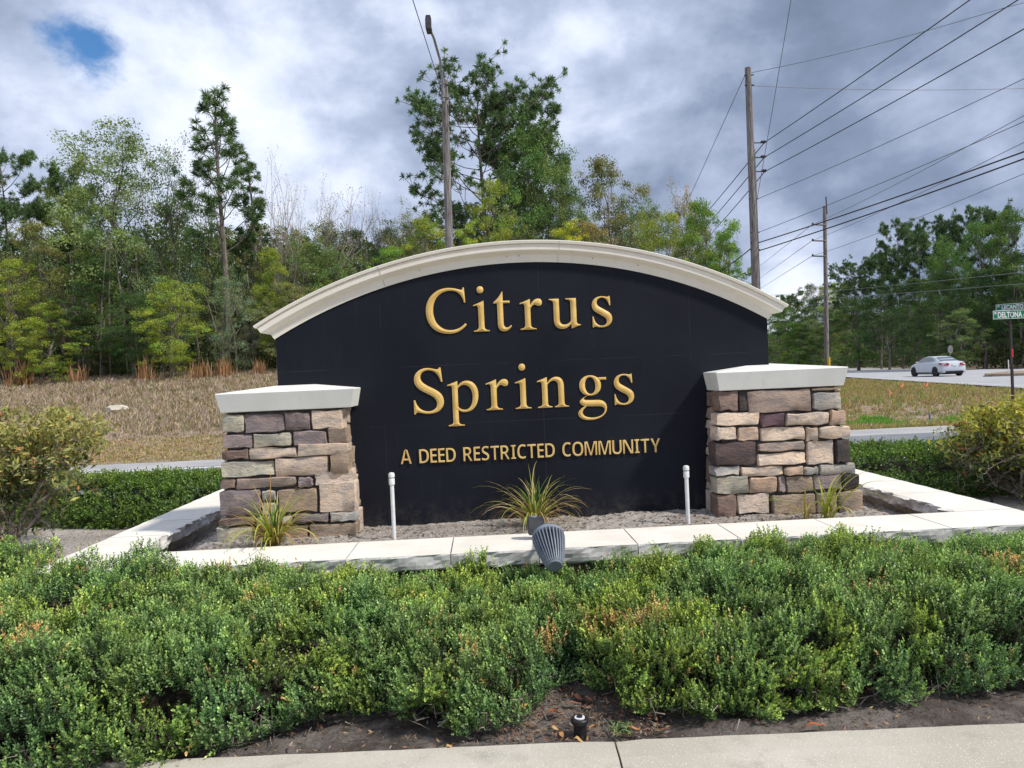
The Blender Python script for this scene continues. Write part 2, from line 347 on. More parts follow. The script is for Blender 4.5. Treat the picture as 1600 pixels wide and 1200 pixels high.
# ------------------------------------------------------------------ terrain and roads
def sstep(a, b, x):
    t = np.clip((x-a)/(b-a), 0, 1); return t*t*(3-2*t)
def hw_off(x, y): return (x-21.7)*0.9645-(y-29.8)*0.264          # metres right of the highway's left edge
def terrain(x, y):
    x = np.asarray(x, float); y = np.asarray(y, float)
    left = 1-sstep(2, 13, x)
    t = np.clip((y-17.4)/22.6, 0, 1); hl = 2.36*(0.35*t*t+0.65*t)+0.012*np.maximum(y-40, 0)
    n = hw_off(x, y)
    hr = -0.38*sstep(17.5, 21, y)*(1-sstep(23, 29, y)) + 0.12*sstep(-7, -0.5, n)*sstep(22, 30, y)
    hr = hr + np.clip(n-16, 0, 30)*0.03
    bump = 0.05*np.sin(x*0.9+1.3*np.sin(y*0.31))*np.sin(y*0.7+0.6)*sstep(18, 22, y)
    return left*hl + (1-left)*hr + bump*(1-sstep(-2.5, 0, n)*(1-sstep(15, 18, n))) - 0.03
xs = np.concatenate([np.linspace(-900, -70, 20), np.arange(-60, 110, 1.0), np.linspace(120, 900, 20)])
ys = np.concatenate([np.linspace(-200, -6, 10), np.arange(-4, 120, 1.0), np.linspace(125, 1500, 30)])
gx, gy = np.meshgrid(xs, ys); gz = terrain(gx, gy)
V = np.stack([gx, gy, gz], -1).reshape(-1, 3); nx, ny = len(xs), len(ys)
ii = np.arange(nx*ny).reshape(ny, nx); Fq = np.stack([ii[:-1, :-1], ii[:-1, 1:], ii[1:, 1:], ii[1:, :-1]], -1).reshape(-1, 4)
g = link('ground', mesh_np('ground', V, Fq, M_field, smooth=True)); tag(g, kind='structure')

def sheet(name, x0, x1, y0, y1, step, mat, zf, kind='structure'):
    ax = np.arange(x0, x1+step*0.5, step); ay = np.arange(y0, y1+step*0.5, step)
    a, b = np.meshgrid(ax, ay); z = zf(a, b); n1, n2 = len(ax), len(ay)
    i = np.arange(n1*n2).reshape(n2, n1); F = np.stack([i[:-1, :-1], i[:-1, 1:], i[1:, 1:], i[1:, :-1]], -1).reshape(-1, 4)
    o = link(name, mesh_np(name, np.stack([a, b, z], -1).reshape(-1, 3), F, mat, smooth=True)); tag(o, kind=kind); return o
_r = np.random.default_rng(3)
def vnoise(x, y, s, seed=0):                          # value noise on a lattice
    rr = np.random.default_rng(100+seed).random((64, 64)); u = x*s; v = y*s
    iu = np.floor(u).astype(int); iv = np.floor(v).astype(int); fu = u-iu; fv = v-iv; fu = fu*fu*(3-2*fu); fv = fv*fv*(3-2*fv)
    g_ = lambda a, b: rr[a % 64, b % 64]
    return (g_(iu, iv)*(1-fu)+g_(iu+1, iv)*fu)*(1-fv)+(g_(iu, iv+1)*(1-fu)+g_(iu+1, iv+1)*fu)*fv - 0.5
def soil_h(x, y): return 0.012+0.03*vnoise(x, y, 2.1, 1)+0.018*vnoise(x, y, 9, 2)+0.010*vnoise(x, y, 23, 3)+0.035
sheet('sandy_soil', -9, 10, 4.75, 11.3, 0.06, M_sand, soil_h)
sheet('hedge_soil', -4.2, 6.4, 3.0, 4.95, 0.025, M_darksoil, lambda x, y: -0.005+0.028*vnoise(x, y, 3, 4)+0.022*vnoise(x, y, 11, 5)+0.016*vnoise(x, y, 33, 6)+0.02*sstep(3.3, 4.6, y))
def flat(name, x0, x1, y0, y1, z, mat):
    m = MB(); m.box(x0, x1, y0, y1, z-0.08, z); o = m.build(name, mat); tag(o, kind='structure'); return o
flat('near_road', -120, 40, 11.5, 15.75, 0.0, M_asphalt)
flat('road_shoulder', -120, 40, 15.75, 17.15, 0.006, M_shoulder)
flat('road_edge_line', -120, 3, 15.50, 15.66, 0.006, M_line)
flat('front_road', -60, 60, -30, 2.1, -0.12, M_asphalt)
# highway running away to the upper left, behind the sign
def strip(name, n0, n1, s0, s1, zf, mat, step=3.0):
    ss = np.arange(s0, s1+step, step); vs = []
    for s_ in ss:
        for n_ in (n0, n1):
            x = 21.7+n_*0.9645+s_*0.264; y = 29.8-n_*0.264+s_*0.9645; vs.append((x, y, zf(x, y)))
    fs = [(2*i, 2*i+1, 2*i+3, 2*i+2) for i in range(len(ss)-1)]
    m = MB(); m.add(vs, fs); o = m.build(name, mat); tag(o, kind='structure'); return o
hz = lambda x, y: 0.02+0.18*float(sstep(18, 31, y))
strip('highway', 0, 15.2, -40, 700, hz, M_highway)
strip('highway_edge_line', 0.55, 0.70, -40, 400, lambda x, y: hz(x, y)+0.006, M_line)
m = MB()                                             # side road leaving the highway to the right
m.add([(34, 44, 0.206), (80, 46, 0.5), (80, 60, 0.6), (39, 63, 0.206)], [(0, 1, 2, 3)]); tag(m.build('side_road', M_highway), kind='structure')
def _isl():
    m = MB(); c = [at(1545, 583, 50), at(1600, 578, 52), at(1680, 578, 52), at(1680, 592, 45), at(1600, 590, 45)]
    pts = [(33.4, 49.5), (37.5, 52.8), (52, 55.5), (52, 48), (33.6, 45.8), (31.8, 47.0)]
    n = len(pts); m.add([(x, y, 0.15) for x, y in pts]+[(x, y, 0.36) for x, y in pts], [tuple(n+i for i in range(n))]+[(i, (i+1) % n, n+(i+1) % n, n+i) for i in range(n)])
    return m.build('traffic_island', M_field)
tag(_isl(), kind='structure')

# front kerb in segments, edge slanting very slightly
kang = -0.0385
def kp(s, t, z): return Vector((math.cos(kang)*s - math.sin(kang)*t, 3.245+math.sin(kang)*s+math.cos(kang)*t, z))
joints = [-5.6, -2.55, 0.497, 3.55, 6.6]
kerb = empty('kerb'); tag(kerb, kind='structure')
for a, b in zip(joints[:-1], joints[1:]):
    m = MB(); N = 26; prof = [(0.0, -0.05), (0.0, 0.012), (-0.012, 0.024), (-0.16, 0.028), (-0.36, 0.012), (-0.62, -0.015), (-1.15, -0.035), (-1.15, -0.12)]
    vs = []
    for i in range(N+1):
        s_ = a+0.003+(b-a-0.006)*i/N
        for j, (t_, z_) in enumerate(prof):
            jt = 0.006*(rnd.random()-0.5) if j in (1, 2) else 0
            if i in (0, N) and 1 <= j <= 5: z_ -= 0.006; s2 = s_+(0.001 if i == 0 else -0.001)*(1+rnd.random()*3)
            else: s2 = s_
            vs.append(kp(s2, t_+jt, z_))
    P = len(prof); fs = [(i*P+j, i*P+j+1, (i+1)*P+j+1, (i+1)*P+j) for i in range(N) for j in range(P-1)]
    fs += [tuple(range(P-1, -1, -1)), tuple(N*P+j for j in range(P))]
    m.add(vs, fs); m.build('kerb_segment', M_kerb, kerb)
m = MB(); q_ = [kp(s_, t_, z_) for s_ in (-5.6, 6.6) for t_, z_ in ((-0.005, -0.004), (-1.1, -0.05))]; m.add(q_, [(0, 1, 3, 2)]); m.build('joint_grit', M_darksoil, kerb)

# ------------------------------------------------------------------ stones
def stone_mesh(w, h, d, seed, cleft=0.012, rim=0.0055, nx=7, ny=4):
    """a split-faced stone: front face at y=0 looking towards -y, body behind it"""
    r = random.Random(seed); vs = []; fs = []
    cj = [(r.uniform(-.5, .5)*0.010, r.uniform(-.5, .5)*0.008) for _ in range(4)]
    ph = [r.uniform(0, 6) for _ in range(6)]; tilt = r.uniform(-1, 1)*0.006; ledge = r.random() < 0.35; lz = r.uniform(0.3, 0.7)
    us = [0, 0.5*min(0.07, rim/w*1.2)*2]+[k/(nx-3) for k in range(1, nx-3)]+[1-min(0.07, rim/w*1.2), 1]
    vv = [0, min(0.16, rim/h*1.2)]+[k/(ny-2) for k in range(1, ny-2)]+[1-min(0.16, rim/h*1.2), 1]
    us = sorted(us); vv = sorted(vv); nu, nv = len(us), len(vv)
    def corner(u, v):
        jx = (cj[0][0]*(1-u)+cj[1][0]*u)*(1-v)+(cj[2][0]*(1-u)+cj[3][0]*u)*v
        jz = (cj[0][1]*(1-u)+cj[1][1]*u)*(1-v)+(cj[2][1]*(1-u)+cj[3][1]*u)*v
        return jx, jz
    for v in vv:
        for u in us:
            eu = u in (0, us[-1]); ev = v in (0, vv[-1]); x = u*w; z = v*h; jx, jz = corner(u, v)
            wob = 0.005*math.sin(u*9+ph[0])+0.0035*math.sin(u*21+ph[1])+r.uniform(-1, 1)*0.0018; wx = 0.003*math.sin(v*9+ph[2])
            x += jx+wx; z += jz+(wob if (v < .5) else -wob*0.8)
            if eu and ev: x += (0.006 if u == 0 else -0.006); z += (0.006 if v == 0 else -0.006)
            y = cleft*(0.55*math.sin(x*23+ph[3])*math.sin(z*31+ph[4])+0.35*math.sin(x*57+z*40+ph[5])) + tilt*(v-.5)*2 + r.uniform(-1, 1)*cleft*0.35
            if ledge and v > lz: y += cleft*0.9
            if eu or ev: y = abs(y)*0.3+rim+r.uniform(0, 1)*rim*1.5
            vs.append((x, y, z))
    for j in range(nv-1):
        for i in range(nu-1): fs.append((j*nu+i, j*nu+i+1, (j+1)*nu+i+1, (j+1)*nu+i))
    ring = [i for i in range(nu)]+[j*nu+nu-1 for j in range(1, nv)]+[(nv-1)*nu+i for i in range(nu-2, -1, -1)]+[j*nu for j in range(nv-2, 0, -1)]
    b0 = len(vs)
    for k in ring: vs.append((vs[k][0], d, vs[k][2]))
    L = len(ring)
    for k in range(L): fs.append((ring[k], b0+k, b0+(k+1) % L, ring[(k+1) % L]))
    me = bpy.data.meshes.new('stone'); me.from_pydata(vs, [], fs); me.update(); me.materials.append(M_stone)
    me.polygons.foreach_set('use_smooth', np.ones(len(me.polygons), dtype=bool))
    try: me.set_sharp_from_angle(angle=math.radians(50))
    except Exception: pass
    return me
SC = {'t': (180, 160, 142), 'g': (160, 156, 138), 'p': (124, 110, 112), 'b': (142, 122, 102), 'd': (84, 68, 68), 'v': (92, 66, 78), 'w': (198, 176, 154), 'o': (176, 146, 120), 'y': (152, 148, 142), 'k': (66, 58, 58), 'm': (150, 130, 118), 'u': (122, 98, 88)}
def stone_col(k, r):
    c = np.array(lin(SC[k])); c = (c*0.68+c.mean()*0.32)*1.50; c = c*(1+r.uniform(-.08, .08)); return (*[min(0.85, float(v)) for v in c], 1)
def put_stone(parent, face, a0, a1, z0, z1, depth, key, seed, proud=0.0):
    """face: ('f', y) front, ('b', y) back, ('l', x), ('r', x); a0..a1 along the face"""
    r = random.Random(seed); g_ = 0.0035
    me = stone_mesh(a1-a0-2*g_, z1-z0-2*g_, depth, seed); o = link('stone', me, parent); o.color = stone_col(key, r)
    k, c = face; c0 = proud
    if k == 'f': o.location = (a0+g_, c-c0, z0+g_)
    elif k == 'b': o.location = (a1-g_, c+c0, z0+g_); o.rotation_euler = (0, 0, math.pi)
    elif k == 'r': o.location = (c+c0, a0+g_, z0+g_); o.rotation_euler = (0, 0, math.pi/2)
    else: o.location = (c-c0, a1-g_, z0+g_); o.rotation_euler = (0, 0, -math.pi/2)
    return o
def split(r, a, b, lo, hi):
    out = [a]
    while b-out[-1] > hi: out.append(out[-1]+r.uniform(lo, hi))
    if b-out[-1] < lo*0.6 and len(out) > 1: out.pop()
    out.append(b); return out

L_ST = [(115,290,266,412,'g'),(270,286,530,412,'p'),(534,272,706,398,'p'),(710,258,958,388,'t'),
 (116,420,320,520,'p'),(325,416,580,506,'g'),(588,398,820,500,'p'),(824,372,982,488,'b'),
 (112,526,294,594,'u'),(298,510,618,588,'t'),(622,478,996,566,'t'),
 (106,602,466,708,'g'),(472,572,830,700,'t'),(838,548,998,684,'b'),
 (106,720,208,788,'u'),(212,710,616,782,'m'),(622,708,730,776,'p'),(734,664,1026,758,'t'),
 (102,796,378,968,'p'),(382,796,482,868,'y'),(382,874,482,966,'g'),(488,788,758,946,'b'),(764,738,1046,942,'t'),
 (96,976,340,1034,'u'),(344,968,592,1034,'g'),(598,952,834,1014,'p'),(838,934,1050,1008,'y'),
 (84,1040,330,1185,'g'),(334,1036,694,1175,'b'),(700,1014,1055,1150,'b')]
R_ST = [(137,262,314,396,'u'),(318,262,374,400,'k'),(378,252,806,404,'m'),(812,236,1002,264,'t'),(812,268,1006,386,'y'),
 (124,408,456,494,'w'),(460,412,626,498,'v'),(630,404,924,492,'t'),(928,388,1036,490,'o'),
 (120,500,302,594,'w'),(307,502,456,596,'o'),(460,500,762,596,'t'),(768,500,848,598,'t'),(852,494,1064,582,'w'),
 (112,602,436,760,'d'),(442,602,756,666,'m'),(442,672,764,756,'w'),(770,594,956,752,'t'),(962,586,1060,742,'k'),
 (108,766,326,830,'y'),(332,766,612,832,'t'),(618,766,748,828,'o'),(752,764,850,824,'y'),(854,748,1100,820,'y'),
 (122,832,382,952,'g'),(386,838,574,942,'o'),(578,832,632,938,'p'),(636,828,816,940,'b'),(820,822,1004,920,'p'),(1008,812,1120,920,'k'),
 (122,956,300,1105,'u'),(304,948,522,1082,'t'),(540,950,830,1084,'b'),(836,938,972,1080,'m'),(978,926,1142,1088,'b')]
def pier(name, ST, ox, oy, side_vis, label, zbot):
    """front face traced stone by stone, other faces laid to the same courses"""
    root = empty(name, (0, 0, 0)); r = random.Random(len(ST)); YF = 5.70; YB = 6.60
    rect = []
    for (x0, y0, x1, y1, k) in ST:
        a = at(ox+x0/4.2857, oy+(y0+y1)/2/4.2857, YF); b = at(ox+x1/4.2857, oy+(y0+y1)/2/4.2857, YF)
        c = at(ox+(x0+x1)/2/4.2857, oy+y0/4.2857, YF); d = at(ox+(x0+x1)/2/4.2857, oy+y1/4.2857, YF)
        rect.append([a.x, b.x, d.z, c.z, k])
    xmin = min(q[0] for q in rect); xmax = max(q[1] for q in rect)
    # courses
    rect.sort(key=lambda q: -(q[2]+q[3])/2)
    for i, q in enumerate(rect):
        left_c = q[0] < xmin+0.13 and q[1] < xmin+0.75; right_c = q[1] > xmax-0.15
        x0, x1 = q[0], q[1]
        if side_vis == 'r' and right_c: x1 -= 0.055*(0.6)
        if side_vis == 'l' and left_c and q[0] < xmin+0.06: x0 += 0.05
        z0 = max(q[2], zbot-0.12)
        flare = 0.022*max(0.0, (1.4-(z0+q[3])/2))
        corner = (right_c if side_vis == 'r' else left_c)
        put_stone(root, ('f', YF), x0, x1, z0, q[3], 0.17 if corner else 0.075, q[4], 1000*len(ST)+i, proud=flare+r.uniform(0, 0.012))
        q.append((x0, x1))
    X0 = min(q[5][0] for q in rect)+0.012; X1 = max(q[5][1] for q in rect)-0.012
    X0t = min(q[5][0] for q in rect if q[3] > 1.3)+0.01; X1t = max(q[5][1] for q in rect if q[3] > 1.3)-0.01
    zc = [1.405, 1.28, 1.185, 1.105, 0.97, 0.89, 0.70, 0.63, 0.30]
    for zi in range(len(zc)-1):
        z1, z0 = zc[zi], zc[zi+1]; t = (1.405-(z0+z1)/2)/0.95
        xa = X0t+(X0-X0t)*t; xb = X1t+(X1-X1t)*t
        off = 0.165 if side_vis == 'r' else 0.075
        for fc, (s0, s1) in ((('r', xb), (YF+(0.172 if side_vis == 'r' else 0.08), YB)), (('l', xa), (YF+(0.172 if side_vis == 'l' else 0.08), YB))):
            for a, b in zip(*(lambda s: (s[:-1], s[1:]))(split(r, s0, s1, 0.12, 0.30))):
                put_stone(root, fc, a, b, z0, z1, 0.07, r.choice('tgbumpt'), r.randrange(10**6), r.uniform(0, 0.01))
        for a, b in zip(*(lambda s: (s[:-1], s[1:]))(split(r, xa+0.075, xb-0.075, 0.14, 0.34))):
            put_stone(root, ('b', YB), a, b, z0, z1, 0.07, r.choice('tgbumpt'), r.randrange(10**6), r.uniform(0, 0.01))
    m = MB(); e = 0.028
    v = [(X0+e, YF+e-0.01, 0.2), (X1-e, YF+e-0.01, 0.2), (X1-e, YB-e, 0.2), (X0+e, YB-e, 0.2), (X0t+e, YF+e, 1.412), (X1t-e, YF+e, 1.412), (X1t-e, YB-e, 1.412), (X0t+e, YB-e, 1.412)]
    m.add(v, [(3, 2, 1, 0), (4, 5, 6, 7), (0, 1, 5, 4), (1, 2, 6, 5), (2, 3, 7, 6), (3, 0, 4, 7)]); m.build('mortar', M_mortar, root)
    tag(root, label, 'stone pier', 'stone piers of the entrance sign'); return root
def pier_cap(root, x0, x1):
    m = MB(); y0, y1 = 5.655, 6.645; zb, zt, za = 1.413, 1.555, 1.613; i = 0.032; xc, yc = (x0+x1)/2, (y0+y1)/2
    def ring(z, ins): return [(x0+ins, y0+ins, z), (x1-ins, y0+ins, z), (x1-ins, y1-ins, z), (x0+ins, y1-ins, z)]
    vs = ring(zb, i)+ring(zb+0.004, i-0.004)+ring(zt-0.006, 0.001)+ring(zt, 0.007)+[(xc, yc, za)]
    fs = [(3, 2, 1, 0)]
    for k in range(3):
        for j in range(4): fs.append((k*4+j, k*4+(j+1) % 4, k*4+4+(j+1) % 4, k*4+4+j))
    for j in range(4): fs.append((12+j, 12+(j+1) % 4, 16))
    m.add(vs, fs); return m.build('cap', M_capwhite, root)
pl = pier('stone_pier', L_ST, 320, 580, 'r', 'stone pier with white cap left of the gold letters, mostly grey and muted purple stones', 0.40)
pier_cap(pl, -1.966, -0.955)
pr_ = pier('stone_pier', R_ST, 1080, 550, 'l', 'stone pier with white cap right of the gold letters, tan stones and one violet stone', 0.40)
pier_cap(pr_, 1.752, 2.764)

# ------------------------------------------------------------------ sign wall
sign = empty('entrance_sign', (0.346, 6.15, 0.4)); tag(sign, 'curved top black sign wall with gold letters and cream moulding between two stone piers', 'entrance sign')
bpy.context.view_layer.update()
SX, SR, SZ0 = 0.346, 3.874, 2.483-3.874
XL, XR, YW, YBk = -1.595, 2.287, 6.0, 6.30
def arc(x): return SZ0+math.sqrt(SR*SR-(x-SX)**2)
def local(o, parent): o.parent = parent; o.matrix_parent_inverse = Matrix.Translation(-Vector(parent.location)); return o
m = MB(); N = 48; xsn = [XL+(XR-XL)*i/N for i in range(N+1)]
top = [(x, arc(x)+0.03) for x in xsn]
prof = [(XL, 0.1)]+top+[(XR, 0.1)]; n = len(prof)
m.add([(x, YW, z) for x, z in prof]+[(x, YBk, z) for x, z in prof], [tuple(range(n-1, -1, -1)), tuple(range(n, 2*n))]+[(i, (i+1) % n, n+(i+1) % n, n+i) for i in range(n)])
local(m.build('panel', M_black), sign)
# moulding swept along the arc, mitred and returned round the ends and the back
mp = [(0.000, 0.0), (0.010, 0.0), (0.012, 0.058), (0.018, 0.061), (0.030, 0.066), (0.044, 0.075), (0.058, 0.086), (0.061, 0.090), (0.063, 0.130), (0.056, 0.132), (0.056, 0.137), (0.074, 0.139), (0.078, 0.158), (0.074, 0.162), (0.040, 0.165), (0.0, 0.166)]
a_end = math.asin((XR-SX)/SR)
m = MB(); st = []; NA = 72
for i in range(NA+1): st.append((-a_end+2*a_end*i/NA, 'f', -1 if i == 0 else (1 if i == NA else 0)))
for i in range(NA, -1, -1): st.append((-a_end+2*a_end*i/NA, 'b', -1 if i == 0 else (1 if i == NA else 0)))
vs = []
for (th, side, e) in st:
    for (p, q) in mp:
        a = th + e*p/SR; R = SR+q; y = YW-p if side == 'f' else YBk+p
        vs.append((SX+R*math.sin(a), y, SZ0+R*math.cos(a)))
P = len(mp); S = len(st); fs = []
for i in range(S):
    for j in range(P-1): fs.append((i*P+j, ((i+1) % S)*P+j, ((i+1) % S)*P+j+1, i*P+j+1))
for i in range(NA): # top closure between front and back
    fi, fi2, bi, bi2 = i, i+1, S-1-i, S-2-i
    fs.append((fi*P+P-1, fi2*P+P-1, bi2*P+P-1, bi*P+P-1))
m.add(vs, fs); o = m.build('moulding', M_cream, None, smooth=True); local(o, sign)
try: o.data.set_sharp_from_angle(angle=math.radians(28))
except Exception: pass
# vertical section joints and screws of the moulding
for px in (600, 871):
    x = at(px, 400, 6.0).x; a = math.asin((x-SX)/SR); m = MB()
    for q0, q1, p in ((0.0, 0.055, 0.0125), (0.092, 0.129, 0.0632), (0.141, 0.157, 0.0785)):
        M_ = Matrix.Translation((SX, 0, SZ0)) @ Matrix.Rotation(a, 4, 'Y')
        m.box(-0.0012, 0.0012, YW-p-0.0012, YW-p+0.004, SR+q0, SR+q1, M_)
    local(m.build('moulding_joint', M_concrete), sign)
for px, py in ((657, 418), (792, 396), (811, 395), (925, 397), (995, 407)):
    p = at(px, py, 5.97); a = math.asin((p.x-SX)/SR); m = MB()
    m.lathe([(0.0045, 0), (0.0045, 0.004)], 8, Matrix.Translation((SX+(SR+0.050)*math.sin(a), YW-0.0118, SZ0+(SR+0.050)*math.cos(a))) @ Matrix.Rotation(math.pi/2, 4, 'X'))
    local(m.build('screw', M_twig), sign)

# gold serif letters, outlines in 1000 units per em
GLY = {
'C': (667, ["M614 676 L628 448 L606 448 C582 570 518 634 410 634 C245 634 138 518 138 335 C138 150 250 40 400 40 C482 40 550 72 615 135 L636 113 C570 32 480 -14 375 -14 C165 -14 28 120 28 330 C28 530 178 676 375 676 C440 676 490 662 530 649 C548 643 562 640 570 640 C582 640 592 655 596 676 Z"]),
'i': (278, ["M16 0 L16 15 C70 20 94 32 94 92 L94 335 C94 378 84 392 62 392 C48 392 34 389 20 384 L20 402 C76 420 126 440 172 462 L181 458 L181 92 C181 32 198 20 256 15 L256 0 Z", "M83 630 C83 663 105 684 134 684 C163 684 185 663 185 630 C185 599 163 578 134 578 C105 578 83 599 83 630 Z"]),
't': (278, ["M260 450 L260 414 L158 414 L158 128 C158 72 172 46 207 46 C230 46 246 56 266 80 L281 68 C250 15 212 -10 160 -10 C102 -10 70 30 70 112 L70 414 L13 414 C13 424 14 432 24 440 C66 470 106 515 138 575 C144 586 148 592 155 592 L158 588 L158 450 Z"]),
'r': (333, ["M5 0 L5 15 C62 22 80 34 80 90 L80 335 C80 380 70 394 46 394 C32 394 20 391 6 386 L6 404 C62 422 108 440 156 462 L166 458 L166 368 C205 434 240 464 284 464 C324 464 346 442 346 404 C346 374 328 354 300 354 C270 354 256 376 232 376 C208 376 167 332 167 306 L167 92 C167 36 184 20 250 15 L250 0 Z"]),
'u': (500, ["M482 50 L482 36 C434 26 394 10 346 -10 L338 -6 L338 66 C296 16 254 -10 204 -10 C122 -10 74 42 74 128 L74 366 C74 414 58 428 8 434 L8 450 L161 450 L161 132 C161 84 190 54 234 54 C264 54 294 66 318 88 C330 99 334 110 334 136 L334 372 C334 420 324 430 260 434 L260 450 L421 450 L421 106 C421 62 432 50 474 50 Z"]),
's': (389, ["M51 157 L67 157 C84 68 124 14 193 14 C240 14 270 42 270 82 C270 112 256 135 217 158 L144 200 C80 237 49 273 49 329 C49 408 112 462 200 462 C245 462 275 449 290 449 C298 449 305 454 311 462 L326 462 L332 320 L314 320 C296 398 262 438 201 438 C155 438 124 410 124 369 C124 340 140 315 171 297 L268 240 C325 208 352 173 352 121 C352 45 287 -12 196 -12 C150 -12 110 4 88 4 C76 4 70 0 64 -8 L51 -8 Z"]),
'S': (556, ["M42 199 L64 199 C90 88 158 24 262 24 C342 24 392 70 392 138 C392 196 352 238 262 286 L196 322 C98 376 60 430 60 506 C60 606 146 678 262 678 C328 678 378 652 408 652 C424 652 436 662 442 678 L466 678 L486 460 L462 460 C432 574 376 642 276 642 C202 642 156 600 156 540 C156 490 184 452 278 400 L348 362 C456 304 496 246 496 166 C496 60 404 -14 272 -14 C190 -14 130 14 98 14 C80 14 68 4 62 -14 L42 -14 Z"]),
'p': (500, ["M5 -217 L5 -200 C62 -194 78 -182 78 -134 L78 338 C78 384 68 396 42 396 C30 396 20 395 8 392 L8 408 C64 426 110 443 156 462 L163 460 L163 384 C206 438 246 462 296 462 C402 462 472 376 472 246 C472 96 386 -12 266 -12 C222 -12 192 -2 163 26 L163 -130 C163 -186 178 -198 248 -200 L248 -217 Z", "M163 332 C163 366 216 400 258 400 C332 400 384 330 384 220 C384 102 336 24 262 24 C212 24 163 56 163 86 Z"]),
'n': (500, ["M16 0 L16 15 C72 20 86 34 86 94 L86 340 C86 382 76 396 50 396 C40 396 28 394 16 390 L16 408 C72 426 116 442 158 462 L168 458 L168 374 C214 438 260 462 306 462 C378 462 421 412 421 316 L421 88 C421 36 432 20 488 15 L488 0 L272 0 L272 15 C324 20 334 34 334 98 L334 310 C334 374 314 406 268 406 C234 406 206 390 171 348 L171 72 C171 36 184 20 236 15 L236 0 Z"]),
'g': (500, ["M226 462 C322 462 392 398 392 306 C392 216 322 152 226 152 C130 152 60 216 60 306 C60 398 130 462 226 462 Z", "M224 434 C180 434 148 394 148 318 C148 232 184 180 230 180 C276 180 306 222 306 298 C306 384 270 434 224 434 Z",
   "#M330 426 L474 426 L474 386 L372 386 Z",
   "#M196 166 C124 138 58 96 58 62 C58 34 88 10 136 -4 C74 -34 28 -76 28 -116 C28 -178 104 -218 214 -218 C358 -218 470 -140 470 -40 C470 42 418 82 326 84 L200 86 C146 88 120 94 120 108 C120 124 152 148 210 162 Z",
   "M166 -4 C126 -34 96 -62 96 -98 C96 -150 160 -182 256 -182 C354 -182 434 -134 434 -74 C434 -34 402 -14 336 -12 C268 -10 208 -8 166 -4 Z"]),
}
def glyph_loops(paths, size):
    import re as _re
    loops = []; k = size/1000
    for pth in paths:
        tok = _re.findall(r'[MLCZ]|-?\d+', pth); i = 0; op = None; pts = []
        while i < len(tok):
            if tok[i] in 'MLCZ': op = tok[i]; i += 1; continue
            if op in ('M', 'L'):
                q = np.array([int(tok[i]), int(tok[i+1])], float); i += 2
                if op == 'L' and pts:
                    a = pts[-1]; nn = max(1, int(np.linalg.norm(q-a)/14))
                    pts += [a+(q-a)*t_/nn for t_ in range(1, nn+1)]
                else: pts.append(q)
                op = 'L'
            else:
                c = [int(t) for t in tok[i:i+6]]; i += 6; p0_ = pts[-1]; p1_, p2_, p3_ = (np.array(c[q:q+2], float) for q in (0, 2, 4))
                nn = max(2, int((np.linalg.norm(p1_-p0_)+np.linalg.norm(p2_-p1_)+np.linalg.norm(p3_-p2_))/13))
                for t_ in range(1, nn+1):
                    u = t_/nn; pts.append((1-u)**3*p0_+3*u*(1-u)**2*p1_+3*u*u*(1-u)*p2_+u**3*p3_)
        if np.linalg.norm(pts[0]-pts[-1]) < 1: pts.pop()
        out = [pts[0]]
        for q in pts[1:]:
            if np.linalg.norm(q-out[-1]) > 1.0: out.append(q)
        loops.append(np.array(out)*k)
    return loops
def inside(P, loops):
    res = np.zeros(len(P), bool)
    for L in loops:
        A = L; B = np.roll(L, -1, 0); y = P[:, 1][:, None]; cond = (A[None, :, 1] > y) != (B[None, :, 1] > y)
        xi = (B[None, :, 0]-A[None, :, 0])*(y-A[None, :, 1])/np.where(np.abs(B[:, 1]-A[:, 1]) < 1e-12, 1e-12, B[:, 1]-A[:, 1])[None]+A[None, :, 0]
        res ^= (np.sum(cond & (P[:, 0][:, None] < xi), 1) % 2).astype(bool)
    return res
def edge_dist(P, loops):
    d = np.full(len(P), 9.0)
    for L in loops:
        A = L; AB = np.roll(L, -1, 0)-L; l2 = np.maximum((AB**2).sum(1), 1e-12); t_ = np.clip(((P[:, None]-A[None])*AB[None]).sum(2)/l2[None], 0, 1)
        d = np.minimum(d, np.linalg.norm(P[:, None]-(A[None]+AB[None]*t_[..., None]), axis=2).min(1))
    return d
